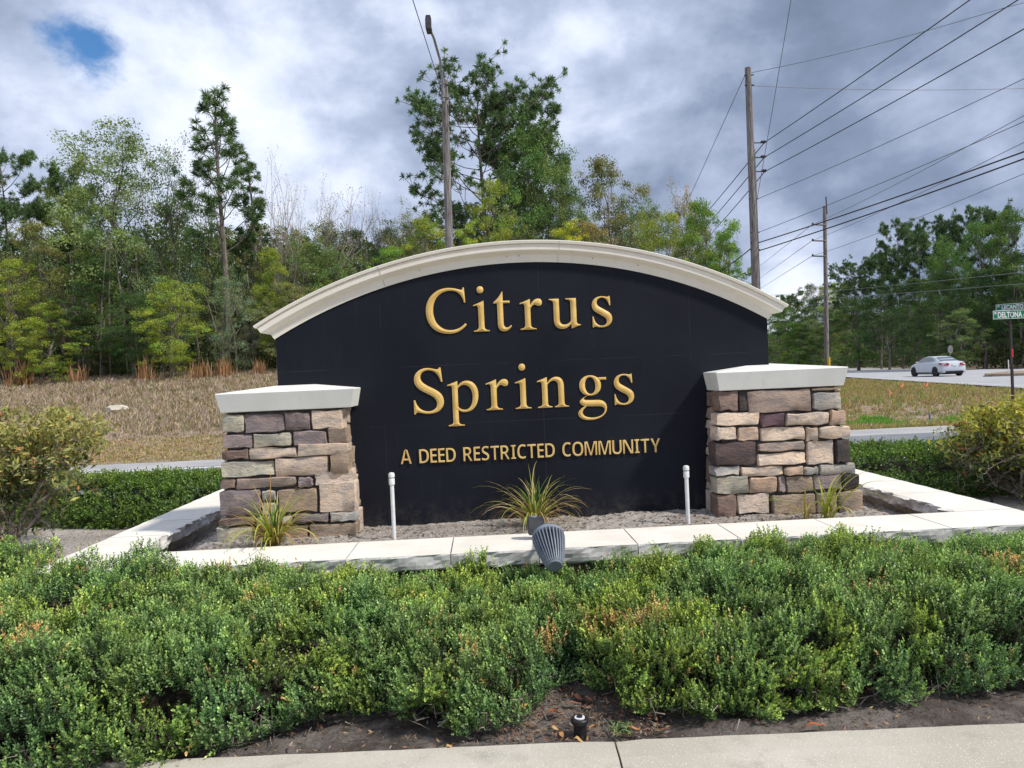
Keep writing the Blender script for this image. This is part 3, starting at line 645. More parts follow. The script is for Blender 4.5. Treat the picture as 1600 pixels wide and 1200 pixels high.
def carved(paths, size, depth, gain, cap, lift=0.0):
    """solid letter whose face rises from its outline to a soft ridge, as a prismatic cast letter does"""
    from mathutils.geometry import delaunay_2d_cdt
    loops = glyph_loops(paths, size); allp = np.concatenate(loops); lo = allp.min(0); hi = allp.max(0); st = 0.0048
    gx_, gy_ = np.meshgrid(np.arange(lo[0], hi[0], st), np.arange(lo[1], hi[1], st)); G = np.stack([gx_.ravel(), gy_.ravel()], 1); G[::2] += st*0.25
    G = G[inside(G, loops)]; G = G[edge_dist(G, loops) > st*0.45]
    edges = []; b = 0
    for L in loops: n_ = len(L); edges += [(b+i, b+(i+1) % n_) for i in range(n_)]; b += n_
    P = np.concatenate([allp, G]); vo, eo, fo, _, _, _ = delaunay_2d_cdt([Vector(p) for p in P], edges, [], 0, 1e-6)
    V_ = np.array([tuple(v) for v in vo]); F_ = np.array([f for f in fo if len(f) == 3]); c = V_[F_].mean(1); F_ = F_[inside(c, loops)]
    d = edge_dist(V_, loops); z = depth+np.minimum(d, cap)*gain-np.maximum(d-cap, 0)*0.05+lift
    vs = [(x, y, zz_) for (x, y), zz_ in zip(V_, z)]; fs = [tuple(int(i) for i in f) for f in F_]
    ec = {}
    for f in fs:
        for a_, b_ in ((f[0], f[1]), (f[1], f[2]), (f[2], f[0])): ec[(a_, b_)] = 1
    bd = [(a_, b_) for (a_, b_) in ec if (b_, a_) not in ec]; mp_ = {}
    for a_, b_ in bd:
        for q in (a_, b_):
            if q not in mp_: mp_[q] = len(vs); vs.append((V_[q][0], V_[q][1], 0.0))
    fs += [(b_, a_, mp_[a_], mp_[b_]) for a_, b_ in bd]
    return vs, fs
ROT = Matrix.Rotation(math.pi/2, 4, 'X')
def big_letter(ch, x, z, size):
    groups = [[]]
    for p in GLY[ch][1]:
        if p[0] == '#': groups.append([p[1:]])
        else: groups[-1].append(p)
    m = MB()
    for k, gp in enumerate(groups):
        vs, fs = carved(gp, size, 0.006, 0.42, 0.018, -0.0007*k); m.add(vs, fs)
    me = m.mesh('letter', M_gold); me.transform(Matrix.Translation((x, YW-0.001, z)) @ ROT)
    o = link('letter', me); local(o, sign); return o
def place_word(word, xs_, z, size):
    for ch, x in zip(word, xs_): big_letter(ch, x-GLY_LEFT[ch]*size/1000, z, size)
GLY_LEFT = {'C': 28, 'i': 16, 't': 13, 'r': 5, 'u': 8, 's': 49, 'S': 42, 'p': 5, 'n': 16, 'g': 28}
def px_x(px, py): return at(px, py, YW-0.02).x
EM = 0.520
w1 = [(666.5, 518), (740.5, 520), (772.5, 516), (813.5, 516), (859.5, 513), (926.5, 511)]
w2 = [(647.0, 646), (700.0, 642), (760.5, 641), (806.0, 640), (841.0, 638), (903.5, 636), (961.0, 633)]
place_word('Citrus', [px_x(*p) for p in w1], 1.952, EM)
place_word('Springs', [px_x(*p) for p in w2], 1.331, EM)
def txt_mesh(body, size, ext, bev, mat, offset=0.0, align='LEFT', spacing=1.0):
    f_ = bpy.data.curves.new('t', 'FONT'); f_.body = body; f_.size = size; f_.extrude = ext; f_.bevel_depth = bev; f_.offset = offset; f_.align_x = align; f_.space_character = spacing; f_.resolution_u = 4
    o = bpy.data.objects.new('t', f_); COL.objects.link(o); bpy.context.view_layer.update(); dg = bpy.context.evaluated_depsgraph_get()
    me = bpy.data.meshes.new_from_object(o.evaluated_get(dg)); bpy.data.objects.remove(o); me.materials.clear(); me.materials.append(mat); return me
def mathbold(c): return chr(0x1D5D4+ord(c)-65)
TAG = 'A DEED RESTRICTED COMMUNITY'
def bounds(me):
    a = np.zeros(len(me.vertices)*3); me.vertices.foreach_get('co', a); a = a.reshape(-1, 3); return a.min(0), a.max(0)
probe = {}
for c in set(TAG.replace(' ', '')):
    me = txt_mesh(mathbold(c), 0.155, 0.004, 0.003, M_gold2, -0.006); me.transform(Matrix.Diagonal((0.84, 1, 1, 1))); lo, hi = bounds(me); me.transform(Matrix.Translation((-lo[0], 0, 0))); probe[c] = (me, hi[0]-lo[0], hi[1])
caph = probe['D'][2]; sc = 0.112/caph
# letter positions read from the photograph (left edge, right edge in pixels)
xsL = px_x(626, 725); xsR = px_x(1032.5, 706)
tot = sum(probe[c][1]*sc for c in TAG if c != ' '); nsp = TAG.count(' '); gaps = len(TAG)-1-2*nsp
space = 0.060; gap = (xsR-xsL-tot-nsp*space)/gaps
x = xsL; prev = None
for i, c in enumerate(TAG):
    if c == ' ': x += space-gap; continue
    me = probe[c][0].copy(); me.transform(Matrix.Translation((x, YW-0.0065, 0.936)) @ ROT @ Matrix.Scale(sc, 4)); o = link('small_letter', me); local(o, sign)
    x += probe[c][1]*sc+gap

# ------------------------------------------------------------------ raised planter round the sign
planter = empty('planter_wall', (0, 0, 0)); tag(planter, 'low stone planter wall with pale coping running round the black sign and both piers', 'planter wall')
ZC0, ZC1 = 0.405, 0.502
def coping(x0, x1, y0, y1, rough, seed, inner_rough=False):
    """one coping stone; rough = set of sides ('f','b','l','r') that are split faced"""
    r = random.Random(seed); nx = max(3, int((x1-x0)/0.05)); ny = max(3, int((y1-y0)/0.05)); g_ = 0.0025
    x0 += g_*(0 if 'l' in rough else 1); x1 -= g_*(0 if 'r' in rough else 1); y0 += g_*(0 if 'f' in rough else 1); y1 -= g_*(0 if 'b' in rough else 1)
    loop = [(x0+(x1-x0)*i/nx, y0, 'f') for i in range(nx)]+[(x1, y0+(y1-y0)*i/ny, 'r') for i in range(ny)]+[(x1-(x1-x0)*i/nx, y1, 'b') for i in range(nx)]+[(x0, y1-(y1-y0)*i/ny, 'l') for i in range(ny)]
    zs = [0.0, 0.012, 0.034, 0.060, 0.086, 0.097]; vs = []; L = len(loop)
    nrm = {'f': (0, -1), 'b': (0, 1), 'l': (-1, 0), 'r': (1, 0)}
    tz = [r.uniform(-.0015, .0015) for _ in range(2)]
    zb_ = r.uniform(0, 0.001)
    for j, z in enumerate(zs):
        for k, (x, y, s) in enumerate(loop):
            n = nrm[s]; q = 0
            if s in rough:
                a = (x*3.1+y*2.3)
                q = 0.006*math.sin(a*5+j*0.9+seed)+0.004*math.sin(a*17-j*1.3)+r.uniform(-1, 1)*0.004
                if j == len(zs)-1: q = -0.004+0.004*math.sin(a*9+seed)+r.uniform(-1, 1)*0.003
                if j == 0: q = -0.012+r.uniform(-1, 1)*0.008
                if s in inner: q *= 3.0; q -= 0.012*(0 if j > 3 else 1)
            elif j in (0, len(zs)-1): q = -0.002
            vs.append((x+n[0]*q, y+n[1]*q, ZC0+z+tz[0]*(x-x0)*0.5+zb_))
    fs = []
    for j in range(len(zs)-1):
        for k in range(L): fs.append((j*L+k, j*L+(k+1) % L, (j+1)*L+(k+1) % L, (j+1)*L+k))
    fs.append(tuple((len(zs)-1)*L+k for k in range(L))); fs.append(tuple(range(L-1, -1, -1)))
    me = bpy.data.meshes.new('coping_stone'); me.from_pydata(vs, [], fs); me.update(); me.materials.append(M_capstone)
    return link('coping_stone', me, planter)
inner = set()
PX0, PX1, PY0, PY1 = -2.875, 3.725, 4.745, 5.245
cuts = [PX0] + [at(px, py, PY0).x for px, py in ((205, 884), (373, 878), (540, 872), (704, 866), (842, 860), (997, 851), (1158, 842), (1325, 834), (1488, 824))] + [PX1]
for i, (a, b) in enumerate(zip(cuts[:-1], cuts[1:])):
    coping(a, b, PY0, PY1, {'f'} | ({'l'} if i == 0 else set()) | ({'r'} if i == len(cuts)-2 else set()), 31+i)
inner = {'r'}
ysl = [PY1+0.001, 5.86, 6.50, 7.12, 7.75, 8.35]
for i, (a, b) in enumerate(zip(ysl[:-1], ysl[1:])): coping(PX0, PX0+0.435, a, b, {'l', 'r'}, 60+i)
inner = {'l'}
ysr = [PY1+0.001, 6.05, 6.72, 7.4, 8.35]
for i, (a, b) in enumerate(zip(ysr[:-1], ysr[1:])): coping(PX1-0.435, PX1, a, b, {'l', 'r'}, 80+i)
inner = set()
cb = [PX0, -2.1, -1.3, -0.5, 0.4, 1.2, 2.0, 2.8, PX1]
for i, (a, b) in enumerate(zip(cb[:-1], cb[1:])): coping(a, b, 8.352, 8.80, {'b'}, 100+i)
# wall body and its dark face stones
m = MB(); t = 0.30
m.box(PX0+0.07, PX1-0.07, PY0+0.085, PY1-0.09, -0.1, ZC0-0.003); m.box(PX0+0.07, PX0+0.35, PY1-0.088, 8.4, -0.1, ZC0-0.003); m.box(PX1-0.35, PX1-0.07, PY1-0.088, 8.4, -0.1, ZC0-0.003); m.box(PX0+0.07, PX1-0.07, 8.402, 8.72, -0.1, ZC0-0.003)
m.build('wall_core', M_concrete, planter)
rr = random.Random(5)
for (z0, z1) in ((0.27, 0.383), (0.14, 0.27), (0.0, 0.14)):
    s = split(rr, PX0+0.04, PX1-0.04, 0.22, 0.46)
    for a, b in zip(s[:-1], s[1:]): put_stone(planter, ('f', PY0+0.05), a, b, z0, z1, 0.06, rr.choice('dkudkub'), rr.randrange(10**6), rr.uniform(-0.01, 0.004))
    if z0 > 0.1:
        for fc in (('l', PX0+0.05), ('r', PX1-0.05)):
            s = split(rr, PY0+0.12, 8.6, 0.24, 0.46)
            for a, b in zip(s[:-1], s[1:]): put_stone(planter, fc, a, b, z0, z1, 0.06, rr.choice('dubm'), rr.randrange(10**6), rr.uniform(0, 0.008))
# soil inside: eroded hollows along the side walls
def psoil(x, y):
    z = 0.455+0.02*(y-5.3)*0.6+0.030*vnoise(x, y, 2.3, 11)+0.022*vnoise(x, y, 8, 12)+0.014*vnoise(x, y, 24, 13)+0.008*vnoise(x, y, 60, 14)
    z = z-0.15*(1-sstep(-2.45, -2.02, x))*sstep(5.2, 5.5, y)-0.12*sstep(2.85, 3.25, x)*sstep(5.25, 5.6, y)+0.012*(1-sstep(5.2, 5.5, y))
    return z
sheet('planter_soil', PX0+0.34, PX1-0.34, PY1-0.09, 8.45, 0.02, M_sand, psoil)
def chips(name, N, region, hf, cols, sz, mat, label=None, seed=1):
    r = np.random.default_rng(seed); x = r.uniform(region[0], region[1], N); y = r.uniform(region[2], region[3], N)
    z = hf(x, y)+r.uniform(0.0, 0.008, N)
    c = np.stack([x, y, z], 1); a = r.normal(size=(N, 3)); a[:, 2] *= 0.35; a /= np.linalg.norm(a, axis=1)[:, None]
    b = np.cross(a, np.stack([r.normal(size=N)*.3, r.normal(size=N)*.3, np.ones(N)], 1)); b /= np.linalg.norm(b, axis=1)[:, None]
    L = r.uniform(sz[0], sz[1], N)[:, None]; w = L*r.uniform(sz[2], sz[3], N)[:, None]; n = np.cross(a, b)
    v = np.stack([c-a*L, c-b*w+n*w*0.3, c+a*L, c+b*w+n*w*0.3], 1).reshape(-1, 3); F = np.arange(N*4).reshape(N, 4)
    cc = np.array(cols)[r.integers(0, len(cols), N)]*r.uniform(0.7, 1.2, (N, 1)); cc = np.repeat(cc, 4, 0)
    o = link(name, mesh_np(name, v, F, mat, cc)); tag(o, label, None, kind='stuff'); return o
chips('mulch_chips', 9000, (PX0+0.4, PX1-0.4, PY1, 7.0), psoil, [(.34, .28, .23), (.22, .17, .13), (.55, .5, .45), (.10, .08, .06), (.12, .09, .07)], (.007, .026, .12, .4), M_deadleaf, 'scattered dry mulch chips and needles on the planter soil', 2)
chips('sand_litter', 3500, (-5.5, -2.9, 5.0, 9.0), lambda x, y: soil_h(x, y)+0.004, [(.30, .24, .19), (.18, .13, .10), (.45, .38, .30)], (.01, .035, .06, .2), M_deadleaf, 'scattered twigs and dry litter on the pale sand left of the planter', 3)

# ------------------------------------------------------------------ strap leaved plants in the planter
def blade_clump(name, base, specs, label, seed, group='ornamental grass clumps in the planter'):
    """specs: list of (count, length lo, hi, spread, colours, width)"""
    root = empty(name, base); r = random.Random(seed)
    for (part, cnt, l0, l1, sp0, sp1, cols, w0) in specs:
        V_ = []; F_ = []; C_ = []
        for k in range(cnt):
            az = r.uniform(0, 2*math.pi); L = r.uniform(l0, l1); lean = r.uniform(sp0, sp1); n = 9; curl = r.uniform(0.9, 2.3)*(0.4+lean)
            p = Vector((r.uniform(-.035, .035), r.uniform(-.03, .03), 0.0)); ang = math.pi/2-lean*0.55; col = np.array(r.choice(cols))*r.uniform(.85, 1.15); base_i = len(V_)
            tw = r.uniform(-.5, .5); twist = r.uniform(-.6, .6); tipc = np.array((0.55, 0.36, 0.14))
            for j in range(n+1):
                t_ = j/n; d = Vector((math.cos(az)*math.cos(ang), math.sin(az)*math.cos(ang), math.sin(ang)))
                side = Vector((-math.sin(az+tw+twist*t_), math.cos(az+tw+twist*t_), 0.25*math.sin(3*t_+k))); ww = w0*(1-t_**2.2)*(0.7+0.3*min(1, t_*5))+0.0004
                V_ += [p-side*ww, p+side*ww]; cc = col*(1-0.25*(1-t_)) if t_ < .8 else col*(1-(t_-.8)*2)+tipc*(t_-.8)*2; C_ += [cc, cc]
                p = p+d*(L/n); ang -= curl*(L/n)/L*(0.35+1.3*t_)
                if p.z < 0.012: p.z = 0.012
                az += r.uniform(-.05, .05)
            for j in range(n): F_.append((base_i+2*j, base_i+2*j+1, base_i+2*j+3, base_i+2*j+2))
        link(part, mesh_np(part, [tuple(v) for v in V_], np.array(F_), M_grass, np.array(C_), smooth=True), root)['kind'] = 'stuff'
    tag(root, label, 'plant', group); return root
YG = [(0.40, 0.44, 0.06), (0.52, 0.50, 0.09), (0.26, 0.36, 0.06), (0.66, 0.60, 0.20)]; GR = [(0.10, 0.19, 0.04), (0.14, 0.24, 0.05)]; DR = [(0.50, 0.30, 0.11), (0.55, 0.40, 0.20), (0.42, 0.22, 0.08), (0.60, 0.46, 0.26)]
def base_at(px, py, y, dz=0.0): p = at(px, py, y); return (p.x, y, float(psoil(np.array([p.x]), np.array([y]))[0])+dz)
blade_clump('ornamental_grass', base_at(428, 850, 5.42), [('leaves', 74, .34, .60, .25, 1.5, YG+DR[:1]+YG[3:], .0055), ('inner_leaves', 24, .26, .42, .05, .6, GR, .0065), ('dry_leaves', 70, .22, .48, .8, 1.6, DR+YG[:1], .004)], 'arching yellow and green grass clump in front of the pier with muted purple stones', 3)
blade_clump('ornamental_grass', base_at(838, 815, 5.66), [('leaves', 56, .34, .62, .2, 1.5, YG+DR[3:], .005), ('inner_leaves', 26, .28, .44, .05, .5, GR+YG[:1], .006), ('dry_leaves', 66, .26, .54, .8, 1.6, DR, .0038)], 'arching green and straw grass clump right behind the floodlight box', 8)
blade_clump('ornamental_grass', base_at(1292, 808, 5.46), [('leaves', 18, .30, .54, .2, 1.3, YG, .0065), ('inner_leaves', 6, .30, .42, .1, .5, YG, .007)], 'sparse yellow green grass clump in front of the tan stone pier, right tuft', 5)
blade_clump('ornamental_grass', base_at(1262, 812, 5.44), [('leaves', 8, .34, .56, .6, 1.5, YG, .005), ('dry_leaves', 14, .14, .28, .2, 1.2, DR, .0032)], 'thin half dry grass tuft with one long arching blade in front of the tan stone pier, left tuft', 12)

# ------------------------------------------------------------------ floodlight, riser pipes, irrigation head
def riser(px0, py0, py1, y, label):
    p = at(px0, py0, y); tp = at(px0-0.5, py1, y); z0 = float(psoil(np.array([p.x]), np.array([y]))[0])-0.03; H = tp.z-p.z+0.03
    root = empty('riser_pipe', (p.x, y, p.z-0.03)); tag(root, label, 'pipe', 'white irrigation riser pipes')
    m = MB(); m.lathe([(0.0145, 0), (0.0145, H-0.09)], 14); m.build('pipe', M_pvc, root, True)
    m = MB(); m.lathe([(0.0145, H-0.092), (0.021, H-0.086), (0.021, H-0.045), (0.018, H-0.040)], 14); m.build('coupling', M_pvc, root, True)
    m = MB(); m.lathe([(0.0185, H-0.041), (0.0185, H-0.034)], 14); m.build('ring', M_blackplastic, root, True)
    m = MB(); m.lathe([(0.022, H-0.035), (0.0225, H-0.012), (0.018, H-0.003), (0.008, H)], 14); m.build('nozzle_cap', M_pvc, root, True)
riser(616, 838, 738, 5.5, 'thin white plastic riser pipe between the purple grey pier and the middle grass clump')
riser(1075.5, 821, 727, 5.45, 'thin white plastic riser pipe beside the tan stone pier')
fl = empty('floodlight', (0.33, 4.62, 0.5)); tag(fl, 'blue grey ribbed floodlight over the planter edge aimed up at the sign', 'floodlight')
back = at(867, 884, 4.40); front = at(858, 848, 4.585)+Vector((0, 0, 0.012))
ax = (front-back).normalized(); Lb = (front-back).length+0.035
Mx = Matrix.Translation(back-Vector(fl.location)) @ ax.to_track_quat('Z', 'Y').to_matrix().to_4x4()
m = MB(); m.lathe([(0.036, 0), (0.044, 0.006), (0.062, Lb*0.5), (0.080, Lb*0.85), (0.080, Lb)], 32, Mx); m.build('housing', M_darkmetal, fl, True)  # dark metal here paints the shade in the gaps between the fins
m = MB(); m.lathe([(0.020, -0.006), (0.040, -0.005), (0.047, 0.002), (0.048, 0.010)], 28, Mx); m.build('end_cap', M_lamp, fl, True)
m = MB(); m.lathe([(0.084, Lb*0.9), (0.099, Lb*0.93), (0.100, Lb*1.02), (0.092, Lb*1.03), (0.088, Lb*0.99)], 32, Mx); m.build('front_rim', M_lamp, fl, True)
m = MB(); m.lathe([(0.086, Lb*0.985), (0.02, Lb*0.99)], 24, Mx); m.build('lens', M_glass, fl, True)
for k in range(28):
    m = MB(); A = Mx @ Matrix.Rotation(2*math.pi*k/28, 4, 'Z'); th = 0.0030
    prof = [(0.040, 0.0), (0.052, 0.004), (0.086, Lb*0.55), (0.101, Lb*0.93), (0.078, Lb*0.93), (0.040, Lb*0.4)]
    v = [A @ Vector((x_, s_*th, z_)) for s_ in (-1, 1) for x_, z_ in prof]; n = len(prof)
    m.add(v, [tuple(range(n-1, -1, -1)), tuple(range(n, 2*n))]+[(i, (i+1) % n, n+(i+1) % n, n+i) for i in range(n)]); m.build('fin', M_lamp, fl)
bx = at(838, 832, 5.02); bt = at(838, 809, 5.02)
m = MB(); cx, cy = bx.x-fl.location.x, 5.05-fl.location.y; zt_ = bt.z-fl.location.z
m.box(cx-0.052, cx+0.052, cy-0.035, cy+0.035, zt_-0.115, zt_); m.build('junction_box', M_box, fl, bevel=0.006)
m = MB(); m.lathe([(0.022, zt_), (0.022, zt_+0.006), (0.010, zt_+0.007)], 16, Matrix.Translation((cx-0.012, cy, 0))); m.build('box_plug', M_lamp, fl, True)
m = MB(); m.tube([(cx, cy, zt_-0.11), (cx, cy, -0.02)], 0.013, 10); m.build('conduit', M_blackplastic, fl, True)
k0 = Vector((cx+0.05, cy-0.02, zt_-0.055)); k1 = (Mx @ Vector((0, 0.0, Lb*0.6)))+Vector((0, 0.03, 0.075))
m = MB(); m.tube([k0, k0+Vector((0.03, -0.04, 0.01)), k1, k1+Vector((0.01, -0.03, -0.05))], [0.014, 0.015, 0.014, 0.014], 10); m.build('swivel_arm', M_lamp, fl, True)
m = MB(); m.lathe([(0.019, -0.018), (0.019, 0.018)], 12, Matrix.Translation(k1) @ Matrix.Rotation(math.pi/2, 4, 'Y')); m.build('knuckle', M_lamp, fl, True)

ir = empty('sprinkler_head', (0.361, 3.318, -0.02)); tag(ir, 'black cylindrical pop up sprinkler head with white ring standing in front of the hedge notch', 'sprinkler')
m = MB(); m.lathe([(0.029, 0), (0.029, 0.078), (0.031, 0.082)], 24); m.build('body', M_blackplastic, ir, True)
m = MB(); m.lathe([(0.031, 0.080), (0.0385, 0.083), (0.0395, 0.098), (0.036, 0.103), (0.022, 0.102)], 28); m.build('collar', M_blackplastic, ir, True)
for k in range(28):
    pass
m = MB(); m.lathe([(0.0225, 0.1022), (0.0225, 0.1062), (0.0135, 0.1065)], 24); m.build('white_ring', M_pvc, ir, True)
m = MB(); m.lathe([(0.0125, 0.1064), (0.0125, 0.113), (0.006, 0.116)], 16); m.build('nozzle', M_blackplastic, ir, True)

# fallen leaves: big ones one by one round the sprinkler and on the kerb side
def dead_leaf(px, py, L, w, az, col, z=0.012, label=None):
    z0 = z; d = view_ray(px, py); t_ = (z0-EYE)/d.z; p = Vector((0, 0, EYE))+d*t_
    vs = []; n = 6
    for j in range(n+1):
        u = j/n; ww = w*math.sin(math.pi*min(1, u*0.94+0.05))**0.8*0.5; lift = 0.012*math.sin(u*math.pi)+0.006*math.sin(u*7+az)
        for s_, hz_ in ((-1, 0.35), (0, 0), (1, 0.35)): vs.append((u*L-L/2, s_*ww, lift+hz_*ww))
    fs = []
    for j in range(n):
        for k in range(2): fs.append((3*j+k, 3*j+k+1, 3*j+4+k, 3*j+3+k))
    me = mesh_np('leaf', vs, np.array(fs), M_deadleaf, np.tile(np.array(col), (len(vs), 1)), True); o = link('fallen_leaf', me, None, p+Vector((0, 0, 0.006))); o.rotation_euler = (rnd.uniform(-.25, .25), rnd.uniform(-.2, .2), az); return o
BR = [(0.42, 0.13, 0.05), (0.50, 0.24, 0.09), (0.36, 0.17, 0.10), (0.28, 0.12, 0.07), (0.55, 0.34, 0.16), (0.45, 0.30, 0.20)]
big = [(868, 1118, .075, .05, 0.2, 0, 'broad rust red fallen leaf left of the sprinkler, flat on the soil'), (903, 1093, .07, .022, 2.0, 3, 'narrow dark brown fallen leaf behind the sprinkler, left of a paler one'), (918, 1096, .065, .022, 2.3, 2, 'narrow pale brown fallen leaf behind the sprinkler pointing down to the right'),
       (897, 1103, .07, .02, 0.1, 2, 'curled brown fallen leaf just above the sprinkler'), (866, 1143, .045, .022, 2.6, 4, 'small tan fallen leaf left of the sprinkler near the kerb'), (926, 1140, .05, .022, 1.0, 1, 'orange brown fallen leaf against the right side of the sprinkler'),
       (878, 1152, .04, .02, 1.7, 1, 'small orange leaf stuck upright left of the sprinkler base'), (903, 1162, .05, .035, 2.9, 4, 'yellow tan fallen leaf between the sprinkler and the kerb'), (988, 1143, .07, .022, 2.9, 1, 'long orange brown fallen leaf right of the sprinkler by a green weed'),
       (702, 1171, .03, .02, .4, 4, 'small pale leaf on the dark soil left of the sprinkler by the kerb'), (1275, 1137, .10, .02, 0.1, 0, 'long rust leaf lying along the kerb under the right of the hedge')]
for (px, py, L, w, az, ci, lb) in big:
    o = dead_leaf(px, py, L, w, az, BR[ci]); tag(o, lb, 'leaf', 'fallen leaves under the hedge')
chips('leaf_litter', 1300, (0.0, 0.75, 3.27, 3.95), lambda x, y: 0.012+0*x, [(.30, .13, .07), (.24, .12, .07), (.16, .10, .07), (.10, .06, .045), (.3, .25, .2), (.36, .24, .14)], (.005, .022, .08, .35), M_deadleaf, 'reddish brown litter of dry leaves and needles round the sprinkler', 4)
chips('soil_litter', 2600, (-2.5, 4.0, 3.2, 3.9), lambda x, y: 0.006+0*x, BR[2:]+[(.10, .07, .05), (.35, .30, .25)], (.004, .018, .08, .35), M_deadleaf, 'dark litter and chips on the soil strip between hedge and kerb', 6)
blade_clump('weed', (0.545, 3.33, 0.0), [('leaves', 46, .03, .085, .4, 1.6, [(0.10, 0.2, 0.05), (0.2, 0.32, 0.1), (0.3, 0.4, 0.18)], .003)], 'small green weed on the soil right of the sprinkler', 21, None)

# ------------------------------------------------------------------ low evergreen hedges
def unit(a): return a/np.maximum(np.linalg.norm(a, axis=-1, keepdims=True), 1e-9)
def fbm3(P, s, seed=0):
    o = Vector((seed*13.1, seed*7.7, seed*3.3)); return np.array([mnoise.noise(Vector(p)*s+o) for p in P])
def shoots_mesh(name, pos, dirs, length, K, leafL, leafW, base, tip, tone, mat, seed=0, open_=0.9):
    """pos (S,3) shoot roots, dirs (S,3); K leaves in whorls along each shoot; tone (S,3) multiplies colour"""
    r = np.random.default_rng(seed); S = len(pos); d = unit(dirs)
    ref = np.where(np.abs(d[:, 2:3]) > 0.9, np.array([[1., 0, 0]]), np.array([[0, 0, 1.]])); u = unit(np.cross(d, ref)); w = np.cross(d, u)
    t_ = (np.arange(K)+0.5)/K; t_ = np.clip(t_[None, :]+r.uniform(-.04, .04, (S, K)), 0, 1)
    ang = (np.arange(K)*2.399)[None, :]+r.uniform(0, 6.28, (S, 1))+r.uniform(-.3, .3, (S, K))
    rad = u[:, None]*np.cos(ang)[..., None]+w[:, None]*np.sin(ang)[..., None]
    bend = r.normal(size=(S, 1, 3))*0.12
    c = pos[:, None]+d[:, None]*(t_*length[:, None])[..., None]+bend*(t_*t_*length[:, None])[..., None]
    k = open_*(1-0.75*t_**1.5)[..., None]; ld = unit(d[:, None]*(1.15-k)+rad*k+r.normal(size=(S, K, 3))*0.15)
    sd = unit(np.cross(ld, rad+r.normal(size=(S, K, 3))*0.35)); L = leafL*r.uniform(.7, 1.25, (S, K, 1))*(1-0.25*t_[..., None]); Wd = leafW*r.uniform(.8, 1.2, (S, K, 1))
    v0 = c; v1 = c+ld*L*0.5-sd*Wd; v2 = c+ld*L; v3 = c+ld*L*0.5+sd*Wd
    V_ = np.stack([v0, v1, v2, v3], 2).reshape(-1, 3); F_ = np.arange(S*K*4).reshape(-1, 4)
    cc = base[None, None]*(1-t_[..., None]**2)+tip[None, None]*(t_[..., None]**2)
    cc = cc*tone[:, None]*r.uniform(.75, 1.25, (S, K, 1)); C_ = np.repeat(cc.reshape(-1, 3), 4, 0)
    return mesh_np(name, V_, F_, mat, np.clip(C_, 0, 1))

YFT = np.array([(-6, 3.15), (-2.9, 3.16), (-2.1, 3.22), (-1.55, 3.28), (-1.2, 3.42), (-.85, 3.60), (-.5, 3.66), (-.3, 3.46), (-.05, 3.38), (.12, 3.46), (.26, 3.76), (.40, 3.90), (.50, 3.74), (.64, 3.48), (.95, 3.40), (1.5, 3.42), (2.0, 3.50), (2.4, 3.54), (3, 3.56), (7, 3.6)])
YFT[:, 1] -= 0.085*(1-np.exp(-((YFT[:, 0]-0.38)/0.22)**2))*np.clip((YFT[:, 1]-3.1)/0.25, 0.25, 1)
HT = np.array([(-6, .60), (-3, .58), (-2.3, .57), (-1.4, .48), (-.6, .40), (.0, .365), (.45, .345), (.9, .37), (1.4, .46), (2.0, .49), (2.6, .45), (3.3, .43), (7, .45)])
def hedge_pt(x, s):
    """s 0..1: 0 front foot, up the rounded front, 1 back of the top. returns point and outward normal"""
    yf = np.interp(x, YFT[:, 0], YFT[:, 1]); h = np.interp(x, HT[:, 0], HT[:, 1]); yb = np.where(x < -2.85, 5.25, 4.74)
    sa = 0.34; th = np.clip(s/sa, 0, 1)*(math.pi/2+0.35)-0.35; a = 0.30; b = h*0.80-0.03
    yc = yf+a; y1 = yc-a*np.cos(th); z1 = 0.07+b*np.clip(np.sin(th), -0.2, 1)
    q = np.clip((s-sa)/(1-sa), 0, 1); y = y1+q*(yb-yc); z = z1+q*(h-0.07-b)*np.minimum(1, q*1.6)
    n = np.stack([np.zeros_like(x), -np.cos(th)*(1-q), np.sin(th)*(1-q)+q], -1); return np.stack([x, y, z], -1), unit(n)
